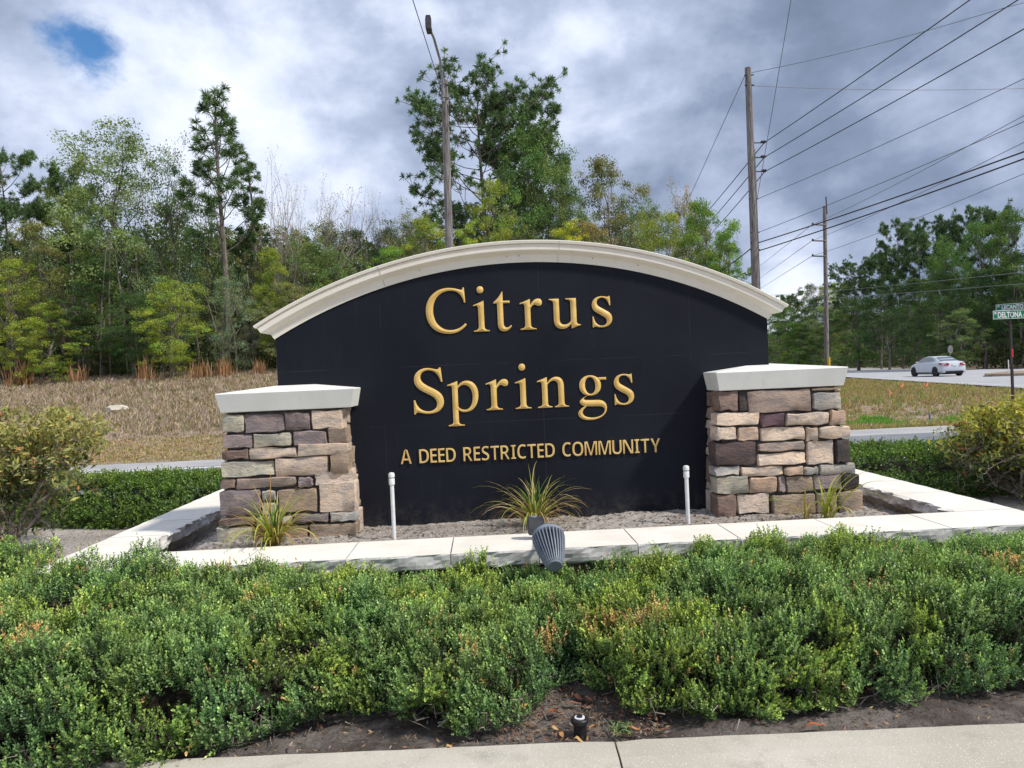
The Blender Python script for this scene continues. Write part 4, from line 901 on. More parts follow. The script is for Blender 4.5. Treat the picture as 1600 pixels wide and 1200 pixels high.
def build_hedge():
    r = np.random.default_rng(11); S = 60000
    x = r.uniform(-3.6, 4.6, S); s = r.uniform(0, 1, S)**0.9; P, n = hedge_pt(x, s)
    n1 = fbm3(P, 1.7, 1); n2 = fbm3(P, 5.5, 2); n3 = fbm3(P, 13, 3); n4 = fbm3(P*np.array([1, 1, 0.4]), 3.2, 4)
    disp = 0.05*n1+0.10*n2+0.07*n3-0.02
    deep = r.uniform(0, 1, S)**2*0.10
    P2 = P+n*(disp-deep)[:, None]; P2[:, 2] = np.maximum(P2[:, 2], 0.03)
    keep = ~((n2+0.4*n3 < -0.30) & (deep < 0.07)) & (P2[:, 1] < np.where(x < -2.85, 5.35, 4.80))
    clump = unit(np.stack([fbm3(P, 4.5, 5), fbm3(P, 4.5, 6), fbm3(P, 4.5, 7)+0.25], -1))
    d = unit(n*0.45+np.array([0, -0.10, 0.75])+clump*0.65+r.normal(size=(S, 3))*0.28)
    L = 0.055+0.035*r.random(S)+0.03*np.maximum(n2, 0)
    tone = np.ones((S, 3)); yel = sstep(0.05, 0.45, n4+0.25*r.random(S))[:, None]; tone = tone*(1-yel)+np.array([1.28, 1.12, 0.72])*yel
    blue = sstep(0.1, 0.5, n1+0.2*r.random(S))[:, None]; tone = tone*(1-0.45*blue)+np.array([0.75, 0.95, 1.12])*0.45*blue
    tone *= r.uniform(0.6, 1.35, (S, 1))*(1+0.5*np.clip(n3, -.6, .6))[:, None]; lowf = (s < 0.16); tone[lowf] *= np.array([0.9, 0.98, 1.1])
    fresh = r.random(S) < 0.10; tone[fresh] *= np.array([1.75, 1.55, 1.25])
    nb = fbm3(P, 2.6, 9); brown = ((r.random(S) < 0.012) | ((nb > 0.46) & (r.random(S) < 0.5))); tone[brown] = np.array([3.6, 1.5, 2.0])*r.uniform(.5, 1.1, (brown.sum(), 1))
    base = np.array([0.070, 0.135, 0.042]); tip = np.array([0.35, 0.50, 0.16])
    k_ = keep
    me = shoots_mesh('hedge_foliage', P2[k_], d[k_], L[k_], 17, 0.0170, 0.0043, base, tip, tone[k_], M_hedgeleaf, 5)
    root = empty('hedge', (0.4, 4.1, 0)); tag(root, 'long low evergreen hedge of dense small leaves between kerb and planter wall', 'hedge')
    o = link('foliage', me); local(o, root); o['kind'] = 'stuff'
    # shade inside the hedge, as a dark coloured shell behind the leaf surface
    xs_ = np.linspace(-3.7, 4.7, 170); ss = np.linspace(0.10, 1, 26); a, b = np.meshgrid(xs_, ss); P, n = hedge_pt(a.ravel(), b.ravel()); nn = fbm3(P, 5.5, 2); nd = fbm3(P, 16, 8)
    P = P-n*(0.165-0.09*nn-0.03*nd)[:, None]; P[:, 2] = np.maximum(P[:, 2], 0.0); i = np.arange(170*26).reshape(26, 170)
    F_ = np.stack([i[:-1, :-1], i[:-1, 1:], i[1:, 1:], i[1:, :-1]], -1).reshape(-1, 4); o = link('inner_shade_fill', mesh_np('inner_shade_fill', P, F_, M_darkcore, smooth=True)); local(o, root); o['kind'] = 'stuff'
    # woody twigs under the front edge and through the surface
    m = MB(); rr_ = random.Random(4)
    for k in range(900):
        xx = rr_.uniform(-2.4, 4.2); p, nn_ = hedge_pt(np.array([xx]), np.array([rr_.uniform(0.02, 0.22)])); p = Vector(p[0]); p.z = rr_.uniform(0.01, 0.09); p.y += rr_.uniform(0.0, 0.2)
        q = p+Vector((rr_.uniform(-.08, .08), rr_.uniform(-.10, .02), rr_.uniform(.0, .10))); mid = (p+q)/2+Vector((rr_.uniform(-.02, .02),)*3); m.tube([p, mid, q], [.0028, .002, .001], 3, False)
    o = m.build('twigs', M_twig); local(o, root); o['kind'] = 'stuff'
build_hedge()

def mound_hedge(name, outline, h, N, label, seed, tone0=(1.2, 1.05, .9)):
    """low mounded shrubs filling a polygon region (xa, xb, ya(x), yb(x))"""
    xa, xb, ya, yb = outline; r = np.random.default_rng(seed)
    x = r.uniform(xa, xb, N); N = int(N*1.9); x = r.uniform(xa, xb, N); v = r.uniform(0, 1, N)**1.25; y0 = ya(x); y1 = yb(x); y = y0+(y1-y0)*v
    def hf(x, y, v): return h*np.clip(np.sin(np.clip(v*1.15+0.06, 0, 1)*math.pi)**0.35, 0, 1)
    z = hf(x, y, v); P = np.stack([x, y, z], -1); n2 = fbm3(P, 2.6, seed); n3 = fbm3(P, 8, seed+1)
    zz_ = z+0.09*n2+0.05*n3; front = v < 0.16; zz_[front] = zz_[front]*r.random(front.sum())**.8; P[:, 2] = np.maximum(zz_-r.uniform(0, .08, N), 0.05)
    d = unit(np.stack([n3, -0.25-0.9*front+n2, np.full(N, 0.8)], -1)+r.normal(size=(N, 3))*0.3)
    tone = np.array(tone0)[None]*r.uniform(.6, 1.35, (N, 1)); yel = sstep(0.1, 0.4, n2)[:, None]; tone = tone*(1-yel)+tone*np.array([1.3, 1.15, .8])*yel
    me = shoots_mesh(name, P, d, 0.06+0.06*r.random(N), 9, 0.034, 0.0085, np.array([0.045, 0.105, 0.022]), np.array([0.17, 0.31, 0.06]), tone, M_hedgeleaf, seed)
    root = empty(name, ((xa+xb)/2, float(ya(np.array([(xa+xb)/2]))[0])+0.5, 0)); tag(root, label, 'shrub bed'); o = link('foliage', me); local(o, root); o['kind'] = 'stuff'
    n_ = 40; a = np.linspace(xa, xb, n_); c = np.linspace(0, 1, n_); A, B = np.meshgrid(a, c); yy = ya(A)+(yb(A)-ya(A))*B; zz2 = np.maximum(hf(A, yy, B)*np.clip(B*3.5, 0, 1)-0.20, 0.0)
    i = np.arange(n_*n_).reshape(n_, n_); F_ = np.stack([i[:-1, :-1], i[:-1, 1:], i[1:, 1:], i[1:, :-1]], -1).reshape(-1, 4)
    o = link('inner_shade_fill', mesh_np('inner_shade_fill', np.stack([A, yy, zz2], -1).reshape(-1, 3), F_, M_darkcore, smooth=True)); local(o, root); o['kind'] = 'stuff'  # dark sheet in place of the shade under the mound's leaves
mound_hedge('shrub_bed', (-6.6, -2.98, lambda x: 8.45+0.32*(-2.98-x)*0.9, lambda x: 10.9+0*x), 0.52, 5600, 'bed of glossy green low shrubs behind the left planter coping beside the road', 41)
mound_hedge('shrub_bed', (3.9, 8.4, lambda x: 8.0+0.35*(x-3.9)*0+0.5*np.abs(np.sin(x*1.3))*0.3, lambda x: 11.0+0*x), 0.50, 6200, 'bed of glossy green low shrubs behind the right planter coping next to the road', 47)
mound_hedge('shrub_bed', (-2.9, 3.85, lambda x: 8.95+0*x, lambda x: 10.9+0*x), 0.50, 3000, 'bed of green low shrubs behind the sign wall, mostly hidden', 53)

# ------------------------------------------------------------------ leggy shrubs at both sides
def branch_pts(p, q, r, wob, n=5):
    pts = [p]; 
    for i in range(1, n): pts.append(p.lerp(q, i/n)+Vector((r.uniform(-1, 1), r.uniform(-1, 1), r.uniform(-.6, 1)))*wob*math.sin(math.pi*i/n))
    pts.append(q); return pts
def leggy_shrub(name, base, cen, rad, label, seed, nl, leafcols, top_bias, side_dir):
    r = random.Random(seed); nr = np.random.default_rng(seed); root = empty(name, base); B = Vector(base); stems = MB(); twigs = MB(); ends = []
    C_ = Vector(cen)-B; R_ = Vector(rad)
    for i in range(15):
        p0 = Vector((r.uniform(-.12, .12), r.uniform(-.12, .12), -0.03)); az = r.uniform(0, 6.28); el = r.uniform(-0.1, 1.25)
        q = C_+Vector((R_.x*math.cos(az)*math.cos(el), R_.y*math.sin(az)*math.cos(el), R_.z*math.sin(el)))*0.62
        mid = p0.lerp(q, .5)+Vector((0, 0, -0.05)); bp = branch_pts(p0, q, r, 0.07, 6); w0 = r.uniform(.012, .024); stems.tube(bp, [w0*(1-.65*j/6) for j in range(7)], 6, False)
        for k in range(6):
            s0 = bp[r.randrange(2, 7)]; dv_ = Vector((r.gauss(0, 1), r.gauss(0, 1), r.gauss(.45, .8))); e = s0+dv_.normalized()*r.uniform(.25, .5)
            bp2 = branch_pts(s0, e, r, .035, 4); stems.tube(bp2, [.0075*(1-.6*j/4) for j in range(5)], 4, False)
            for l in range(6):
                s1 = bp2[r.randrange(1, 5)]; dv_ = Vector((r.gauss(0, 1), r.gauss(0, 1), r.gauss(.35, .8))); e2 = s1+dv_.normalized()*r.uniform(.10, .28)
                v = e2-C_; kx = math.sqrt((v.x/R_.x)**2+(v.y/R_.y)**2+(v.z/R_.z)**2)
                if kx > 1.0: e2 = C_+v/kx*r.uniform(.9, 1.0)
                if e2.z < 0.05: e2.z = r.uniform(.05, .2)
                bp3 = branch_pts(s1, e2, r, .02, 3); twigs.tube(bp3, [.0032, .0026, .002, .0013], 3, False)
                for t_ in range(3):
                    e3 = e2+Vector((r.gauss(0, 1), r.gauss(0, 1), r.gauss(.3, .8))).normalized()*r.uniform(.04, .12); twigs.tube([bp3[2+(t_ % 2)], e3], [.0016, .0009], 3, False); ends.append(e3)
                ends.append(e2)
    # leaves at the outer, upper part
    E_ = np.array([tuple(e) for e in ends]); wt_ = np.clip((E_[:, 2]-(C_.z-R_.z*0.25))/(R_.z*0.9), 0, 1)**top_bias+0.12; idx = nr.choice(len(E_), nl, p=wt_/wt_.sum())
    c = E_[idx]+nr.normal(size=(nl, 3))*np.array([.035, .035, .03]); a = unit(nr.normal(size=(nl, 3))+np.array([0, 0, .25])); n_ = unit(nr.normal(size=(nl, 3))*.7+np.array([.3, -.4, .8])); b = unit(np.cross(n_, a)); n_ = np.cross(a, b)
    L = nr.uniform(.020, .044, (nl, 1)); Wd = L*nr.uniform(.28, .42, (nl, 1))
    V_ = np.stack([c-a*L, c-b*Wd+n_*Wd*.35, c, c+b*Wd+n_*Wd*.35, c+a*L], 1).reshape(-1, 3); o5 = np.arange(nl)[:, None]*5
    F_ = np.concatenate([o5+np.array([[0, 1, 2]]), o5+np.array([[0, 2, 3]]), o5+np.array([[1, 4, 2]]), o5+np.array([[2, 4, 3]])])
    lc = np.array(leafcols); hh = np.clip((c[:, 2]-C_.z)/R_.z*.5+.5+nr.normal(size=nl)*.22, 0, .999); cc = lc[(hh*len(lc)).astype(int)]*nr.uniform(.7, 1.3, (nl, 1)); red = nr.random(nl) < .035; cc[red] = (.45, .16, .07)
    link('stems', stems.mesh('stems', M_twig), root); o = link('twigs', twigs.mesh('twigs', M_twig), root); o['kind'] = 'stuff'
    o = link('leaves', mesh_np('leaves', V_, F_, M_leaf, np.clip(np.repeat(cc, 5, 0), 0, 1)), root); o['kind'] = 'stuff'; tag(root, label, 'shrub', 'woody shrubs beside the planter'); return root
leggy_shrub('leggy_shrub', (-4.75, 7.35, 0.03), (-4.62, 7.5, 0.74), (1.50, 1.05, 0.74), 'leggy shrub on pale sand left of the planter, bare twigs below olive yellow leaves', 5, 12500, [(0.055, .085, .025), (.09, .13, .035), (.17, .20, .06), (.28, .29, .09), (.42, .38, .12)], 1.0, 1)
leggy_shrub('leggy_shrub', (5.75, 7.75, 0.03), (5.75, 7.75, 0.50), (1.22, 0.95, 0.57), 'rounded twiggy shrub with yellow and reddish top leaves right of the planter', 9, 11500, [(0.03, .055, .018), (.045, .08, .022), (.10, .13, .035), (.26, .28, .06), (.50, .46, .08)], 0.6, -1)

# ------------------------------------------------------------------ trees
def curve_pts(p, q, r, wob, n): return branch_pts(Vector(p), Vector(q), r, wob, n)
def leafy_meshes(seed, H=10.0, W=6.0, z0=1.6, lobes=15, clumps=150, per=64, leafL=0.052, ragged=0.5, top=1.0, tall=False):
    r = random.Random(seed); nr = np.random.default_rng(seed); m = MB()
    tp = [Vector((0, 0, -0.3))]; nseg = 8
    for i in range(1, nseg+1): tp.append(Vector((r.gauss(0, .12)*i/3, r.gauss(0, .12)*i/3, H*0.86*i/nseg)))
    tw = [0.11*(1-i/nseg)**0.8+0.012 for i in range(nseg+1)]; tw[0] = 0.15; m.tube(tp, tw, 7, False)
    def trunk_at(z):
        k = min(nseg-1, max(0, int(z/(H*0.86)*nseg))); a, b = tp[k], tp[k+1]; t_ = min(1, max(0, (z-a.z)/(b.z-a.z))); return a.lerp(b, t_)
    lob = []
    for i in range(lobes):
        f_ = (i+0.5)/lobes; z = z0+(H-z0)*(f_**0.9)*0.92; wz = W/2*(math.sin(math.pi*min(1, (f_*0.80+0.16)))**0.7)
        az = i*2.4+r.uniform(-.6, .6); rr_ = wz*r.uniform(0.25, 0.85); s = W*r.uniform(0.15, 0.26)*(1-0.35*f_)
        lob.append((Vector((rr_*math.cos(az), rr_*math.sin(az), z)), s))
    lob.append((Vector((tp[-1].x, tp[-1].y, H-W*0.12)), W*0.12*top))
    cen = []
    for (c, s) in lob:
        base = trunk_at(max(0.8, c.z*0.72-0.5)); bp = curve_pts(base, c, r, 0.25, 4); w0 = 0.022+0.008*s; m.tube(bp, [w0*(1-.7*j/4) for j in range(5)], 5, False)
        n = max(6, int(1.6*clumps/len(lob)*(s/(W*0.2))**1.4))
        for k in range(n):
            d = Vector((r.gauss(0, 1), r.gauss(0, 1), r.gauss(0.15, .85))).normalized(); q = c+Vector((d.x*s*1.15, d.y*s*1.15, d.z*s))*r.uniform(0.35, 1.0+ragged*r.random()**2)
            cen.append(q); st_ = bp[r.choice((2, 3, 4))]; m.tube(curve_pts(st_, q, r, .08, 2), [.010, .007, .004], 3, False)
    cen = np.array([tuple(c) for c in cen]); nC = len(cen)
    cnt = nr.poisson(per*2.1*nr.uniform(.45, 1.5, nC)); idx = np.repeat(np.arange(nC), cnt); N = len(idx)
    cr_ = nr.uniform(.28, .62, nC)[idx][:, None]*(W/6); c = cen[idx]+unit(nr.normal(size=(N, 3)))*nr.random((N, 1))**.55*cr_*np.array([1, 1, .7]); c[:, 2] = np.maximum(c[:, 2], .15)
    a = unit(nr.normal(size=(N, 3))); b = unit(np.cross(a, nr.normal(size=(N, 3)))); L = leafL*nr.uniform(.55, 1.25, (N, 1)); Wd = L*nr.uniform(.35, .6, (N, 1))
    V_ = np.stack([c-a*L, c-b*Wd, c+a*L, c+b*Wd], 1).reshape(-1, 3)
    ct = nr.uniform(.72, 1.28, (nC, 1))*np.array([1, 1, 1])+nr.normal(size=(nC, 1))*np.array([.16, .05, -.05]); col = ct[idx]*nr.uniform(.65, 1.35, (N, 1))
    return m.mesh('trunk', M_bark), mesh_np('crown', V_, np.arange(N*4).reshape(-1, 4), M_leaf, np.clip(np.repeat(col*0.5, 4, 0), 0, 1))
def tufts_mesh(pts, dirs, nr, n=22, L=0.30, w=0.016, green=(0.5, 0.5, 0.5)):
    P = np.array(pts); D = unit(np.array(dirs)); T_ = len(P)
    d = unit(nr.normal(size=(T_, n, 3))+D[:, None]*0.9); off = nr.uniform(-.10, .05, (T_, n, 1)); c = P[:, None]+D[:, None]*off*L*2
    ll = L*nr.uniform(.7, 1.1, (T_, n, 1)); s = unit(np.cross(d, nr.normal(size=(T_, n, 3)))); V_ = np.stack([c-s*w*.6, c+s*w*.6, c+d*ll*.6+s*w, c+d*ll-np.array([0, 0, .03])], 2).reshape(-1, 3)
    col = np.repeat((nr.uniform(.7, 1.3, (T_, 1, 1))*nr.uniform(.7, 1.3, (T_, n, 1))*np.array(green)).reshape(-1, 3), 4, 0)
    return mesh_np('needles', V_, np.arange(T_*n*4).reshape(-1, 4), M_leaf, np.clip(col, 0, 1))
def pine_meshes(seed, H=10.0, W=4.0, z0=0.35, nb=34, young=False, tl=0.30):
    r = random.Random(seed); nr = np.random.default_rng(seed); m = MB(); n = 9; ph_ = r.uniform(0, 6); tp = [Vector((.10*math.sin(i*.7+ph_), .10*math.cos(i*.55+ph_), -0.3+(H*.97+.3)*i/n)) for i in range(n+1)]
    m.tube(tp, [0.11*(1-i/n)**.7+.016 for i in range(n+1)], 7, False); pts = []; dirs = []
    for i in range(nb):
        f_ = (i+.5)/nb; z = H*(z0+(0.97-z0)*f_); k = min(n-1, int(z/H*n)); base = tp[k].lerp(tp[k+1], z/H*n-k)
        prof = (1-f_)**0.55*(0.55+0.45*math.sin(math.pi*min(1, f_*1.2+.12))) if young else (0.35+0.65*math.sin(math.pi*(f_*.78+.16)))*r.choice((.45, .8, 1.0, 1.1))
        L = W/2*prof*r.uniform(.75, 1.1)+.15; az = i*2.4+r.uniform(-.5, .5); el = (0.60+0.45*f_ if young else r.uniform(-.1, .55)+.3*f_)
        q = base+Vector((math.cos(az)*math.cos(el), math.sin(az)*math.cos(el), math.sin(el)))*L
        bp = [base, base.lerp(q, .35)-Vector((0, 0, .06*L)), base.lerp(q, .7)-Vector((0, 0, .05*L)), q+Vector((0, 0, .10*L))]
        m.tube(bp, [.030*(.4+L/W), .019, .013, .008], 4, False); pts.append(tuple(bp[3])); dirs.append(tuple(bp[3]-bp[2]))
        for s in range(int((5 if young else 11)*L/(W/2)+2)):
            t_ = r.uniform(.3, 1); b0 = bp[1].lerp(bp[3], t_); a2_ = az+r.choice((-1, 1))*r.uniform(.4, 1.2); l2 = r.uniform(.25, .75)*(W/4)*(.6 if young else .8)
            e = b0+Vector((math.cos(a2_), math.sin(a2_), r.uniform(.1, .9)))*l2; m.tube([b0, (b0+e)/2-Vector((0, 0, .04)), e], [.014, .011, .007], 3, False); pts.append(tuple(e)); dirs.append(tuple(e-b0+Vector((0, 0, .15))))
            if not young:
                for u_ in range(2):
                    e2 = (b0+e)/2+Vector((r.gauss(0, 1), r.gauss(0, 1), r.uniform(.2, 1.2))).normalized()*l2*.5; m.tube([(b0+e)/2, e2], [.008, .005], 3, False); pts.append(tuple(e2)); dirs.append(tuple(e2-b0))
    pts.append((tp[-1].x, tp[-1].y, tp[-1].z)); dirs.append((0, 0, 1))
    kz = H/max(p[2] for p in pts); m.v = [(a, b, c*kz) for a, b, c in m.v]; pts = [(a, b, c*kz) for a, b, c in pts]
    return m.mesh('trunk', M_bark), tufts_mesh(pts, dirs, nr, 60 if young else 38, tl, .0115)
def bare_meshes(seed, H=10.0, W=3.0, leaves=260):
    r = random.Random(seed); nr = np.random.default_rng(seed); m = MB(); ends = []
    def rec(p, d, L, w, lv):
        n = 3; pts = [p]; dd = d.copy()
        for i in range(n): dd = (dd+Vector((r.gauss(0, .13), r.gauss(0, .13), .07))).normalized(); pts.append(pts[-1]+dd*L/n)
        m.tube(pts, [w*(1-.45*i/n) for i in range(n+1)], 4 if lv < 2 else 3, False)
        if lv >= 4: ends.append(tuple(pts[-1])); return
        for k in range((4, 4, 3, 2)[lv]):
            q = pts[r.randrange(1 if lv else 2, n+1)]; nd = (dd+Vector((r.gauss(0, .55), r.gauss(0, .55), r.gauss(.12, .3)))).normalized(); rec(q, nd, L*r.uniform(.45, .68), w*.5, lv+1)
        rec(pts[-1], dd, L*.62, w*.55, lv+1)
    rec(Vector((0, 0, -.2)), Vector((0, 0, 1)), H*.45, .085, 0)
    E_ = np.array(ends); c = E_[nr.integers(0, len(E_), leaves*3)]+nr.normal(size=(leaves*3, 3))*.10; N = len(c); a = unit(nr.normal(size=(N, 3))); b = unit(np.cross(a, nr.normal(size=(N, 3)))); L = nr.uniform(.03, .065, (N, 1))
    V_ = np.stack([c-a*L, c-b*L*.5, c+a*L, c+b*L*.5], 1).reshape(-1, 3); col = np.repeat(nr.uniform(.35, .7, (N, 1))*np.array([1, .95, .8]), 4, 0)
    return m.mesh('trunk', M_twig), mesh_np('crown', V_, np.arange(N*4).reshape(-1, 4), M_leaf, col)

LEAFY = [leafy_meshes(100+i, W=w, z0=z, clumps=c, per=p, ragged=rg) for i, (w, z, c, p, rg) in enumerate(((6.0, 1.4, 170, 62, .5), (5.4, 1.8, 190, 62, .35), (5.0, 1.0, 150, 60, .9), (6.6, 1.2, 150, 48, 1.0), (4.6, .8, 150, 62, .4), (6.2, 2.2, 200, 66, .3)))]
PINE_Y = [pine_meshes(200, W=3.6, z0=.40, nb=32, young=True, tl=.30), pine_meshes(203, W=2.6, z0=.30, nb=30, young=True, tl=.25)]
PINE_M = [pine_meshes(210, W=6.4, z0=.42, nb=46, tl=.21), pine_meshes(211, W=4.6, z0=.5, nb=34, tl=.26), pine_meshes(212, W=4.2, z0=.45, nb=30, tl=.28)]
BARE = [bare_meshes(300), bare_meshes(301)]
KW = {'leafy': [6.0, 5.4, 5.0, 6.6, 4.6, 6.2], 'young': [3.6, 2.6], 'pine': [6.4, 4.6, 4.2], 'bare': [3.6, 3.4]}
KM = {'leafy': LEAFY, 'young': PINE_Y, 'pine': PINE_M, 'bare': BARE}
TINT = {'mid': (.135, .185, .06), 'olive': (.155, .165, .065), 'yg': (.22, .27, .04), 'yel': (.40, .38, .03), 'grey': (.15, .20, .11), 'dark': (.055, .095, .030), 'bright': (.14, .235, .035), 'sage': (.13, .19, .085), 'rust': (.24, .19, .07), 'needle': (.075, .125, .048), 'bud': (.40, .34, .24), 'deep': (.045, .085, .025), 'rich': (.085, .15, .035)}
NM = {'leafy': 'broadleaf_tree', 'young': 'young_pine_tree', 'pine': 'pine_tree', 'bare': 'bare_tree'}
_used = {}
def tree(px, ptop, Y, wpx, kind, var, tint, label, group, rz=None, zoff=0.0):
    tp = at(px, ptop, Y); zb = float(terrain(tp.x, Y))+zoff; H = tp.z-zb; w = wpx/FPX*Y
    root = empty(NM[kind], (tp.x, Y, zb), rnd.uniform(0, 6.28) if rz is None else rz)
    tr, cr_ = KM[kind][var]; sx = w/KW[kind][var]; sz = H/10.0
    root.scale = (sx, sx, sz)
    link('trunk', tr, root); c = link('crown', cr_, root); t_ = TINT[tint]; j = rnd.uniform(.88, 1.12); c.color = tuple(min(1, v*2*j*1.5) for v in t_)+(1,)
    tag(root, label, 'tree', group); return root
GL, GB, GR_ = 'trees at the edge of the wood on the left', 'trees standing behind the sign', 'trees beyond the highway on the right'
T_LEFT = [
 (190, 200, 43.5, 250, 'leafy', 0, 'mid', 'tallest round leafed tree in the wood on the left, airy grey green crown'),
 (262, 222, 43, 150, 'leafy', 3, 'sage', 'thin crowned pale green tree just left of the tall young pine'),
 (120, 285, 46, 150, 'leafy', 5, 'mid', 'mid green broadleaf tree below the dark pine on the left'),
 (55, 345, 41, 150, 'leafy', 1, 'olive', 'yellowish olive tree at the left end of the wood'),
 (15, 400, 39, 110, 'leafy', 2, 'yg', 'yellow green tree cut by the left edge of the view'),
 (320, 300, 45, 150, 'leafy', 3, 'mid', 'airy green tree under the tall young pine'),
 (395, 345, 44, 120, 'leafy', 2, 'olive', 'olive green tree under the bare pale trees'),
 (150, 400, 40.5, 150, 'leafy', 4, 'dark', 'dark green low tree between two yellow green small trees'),
 (75, 470, 38.4, 100, 'leafy', 4, 'yg', 'small yellow green tree at the front of the wood near the left edge'),
 (262, 436, 38.6, 130, 'leafy', 0, 'yg', 'bright yellow green bushy tree with dark trunk, centre of the left wood edge'),
 (205, 455, 39.5, 120, 'leafy', 5, 'deep', 'dark green bushy tree just left of the bright yellow green one'),
 (362, 425, 39, 115, 'leafy', 3, 'grey', 'silvery grey green small tree with slanting trunk near the sign'),
 (425, 385, 40, 90, 'leafy', 1, 'yg', 'yellow green tree by the left tip of the white moulding'),
 (470, 372, 43, 150, 'leafy', 5, 'mid', 'green tree above the left end of the moulding'),
 (455, 440, 39, 110, 'leafy', 2, 'olive', 'low twiggy olive tree at the left end of the moulding'),
 (100, 238, 47.5, 90, 'pine', 2, 'needle', 'dark pine rising behind the broadleaf trees on the left'),
 (0, 232, 45, 110, 'pine', 1, 'needle', 'dark pine cut by the left edge of the view'),
 (336, 141, 42.5, 150, 'young', 0, 'needle', 'tall young pine with long needle tufts, highest of the left wood'),
 (388, 245, 43.5, 80, 'young', 1, 'needle', 'thin young pine close right of the tall young pine'),
 (430, 240, 42.5, 62, 'bare', 0, 'bud', 'thin nearly bare pale tree right beside the thin young pine'),
 (484, 268, 42, 76, 'bare', 1, 'bud', 'nearly bare pale tree with many twigs, rightmost of the bare group'),
 (456, 290, 43, 56, 'bare', 0, 'bud', 'shorter bare pale tree between two taller bare ones'),
 (243, 196, 44, 70, 'bare', 1, 'bud', 'budding bare treetop poking out above the thin crowned pale green tree'),
]
T_BACK = [
 (545, 352, 46, 140, 'leafy', 5, 'dark', 'dark green tree above the left half of the arch'),
 (520, 390, 42, 130, 'leafy', 0, 'mid', 'green tree low above the left slope of the arch'),
 (592, 345, 48, 120, 'leafy', 3, 'olive', 'thin olive crowned tree below the small bare treetop'),
 (588, 305, 47, 48, 'bare', 0, 'bud', 'small bare twiggy treetop above the left half of the arch'),
 (640, 322, 42, 110, 'leafy', 3, 'olive', 'loose olive tree left of the street lamp pole'),
 (668, 332, 39, 120, 'leafy', 1, 'yg', 'yellow green tree directly behind the street lamp pole'),
 (608, 380, 38.5, 110, 'leafy', 4, 'bright', 'low green tree touching the arch left of the lamp pole'),
 (765, 275, 40, 100, 'leafy', 2, 'yg', 'tall narrow yellow green tree right of the street lamp pole'),
 (728, 345, 38, 90, 'leafy', 4, 'yg', 'short yellow green tree between the lamp pole and the narrow tall one'),
 (745, 104, 47, 250, 'pine', 0, 'needle', 'big old pine with spreading tufted limbs behind the lamp pole'),
 (812, 140, 48, 150, 'pine', 1, 'needle', 'second old pine crown right behind the large rich green tree'),
 (505, 350, 47, 150, 'leafy', 0, 'mid', 'full green tree behind the bare pale trees, above the left slope of the arch'),
 (822, 188, 44, 180, 'leafy', 0, 'rich', 'large rich green broadleaf tree in front of the big old pine'),
 (872, 245, 45, 120, 'leafy', 5, 'mid', 'green tree right of the big old pine'),
 (800, 345, 41, 110, 'leafy', 3, 'olive', 'dull olive shrubby tree above the top of the arch'),
 (888, 342, 38, 110, 'leafy', 4, 'yel', 'bright yellow leafed low tree above the middle of the arch'),
 (953, 240, 42.5, 160, 'leafy', 1, 'olive', 'grey olive oak with two pointed tops right of centre'),
 (1000, 300, 43, 130, 'leafy', 3, 'sage', 'sage green open crowned tree behind the arch right of centre'),
 (925, 345, 40, 110, 'leafy', 2, 'rust', 'rusty olive low tree above the arch'),
 (1005, 322, 46, 170, 'leafy', 5, 'olive', 'broad dull olive tree filling behind the right half of the arch'),
 (1085, 330, 42, 140, 'leafy', 1, 'mid', 'full mid green tree behind the bright green tree'),
 (615, 350, 49, 150, 'leafy', 0, 'mid', 'broad green tree behind the loose olive tree left of the lamp pole'),
 (890, 300, 48, 150, 'leafy', 5, 'mid', 'full green tree between the rich green tree and the pointed olive oak'),
 (1062, 290, 44, 100, 'leafy', 3, 'rust', 'rusty olive treetop left of the bright green tree'),
 (1040, 325, 39, 120, 'leafy', 5, 'yg', 'yellowish green tree above the right slope of the arch'),
 (1105, 305, 36.5, 120, 'leafy', 1, 'bright', 'bright green tree left of the tall utility pole'),
 (1136, 345, 35.5, 90, 'leafy', 4, 'bright', 'low bright green tree touching the utility pole'),
]
for t_ in T_LEFT: tree(*t_[:7], t_[7], GL)
for t_ in T_BACK: tree(*t_[:7], t_[7], GB)
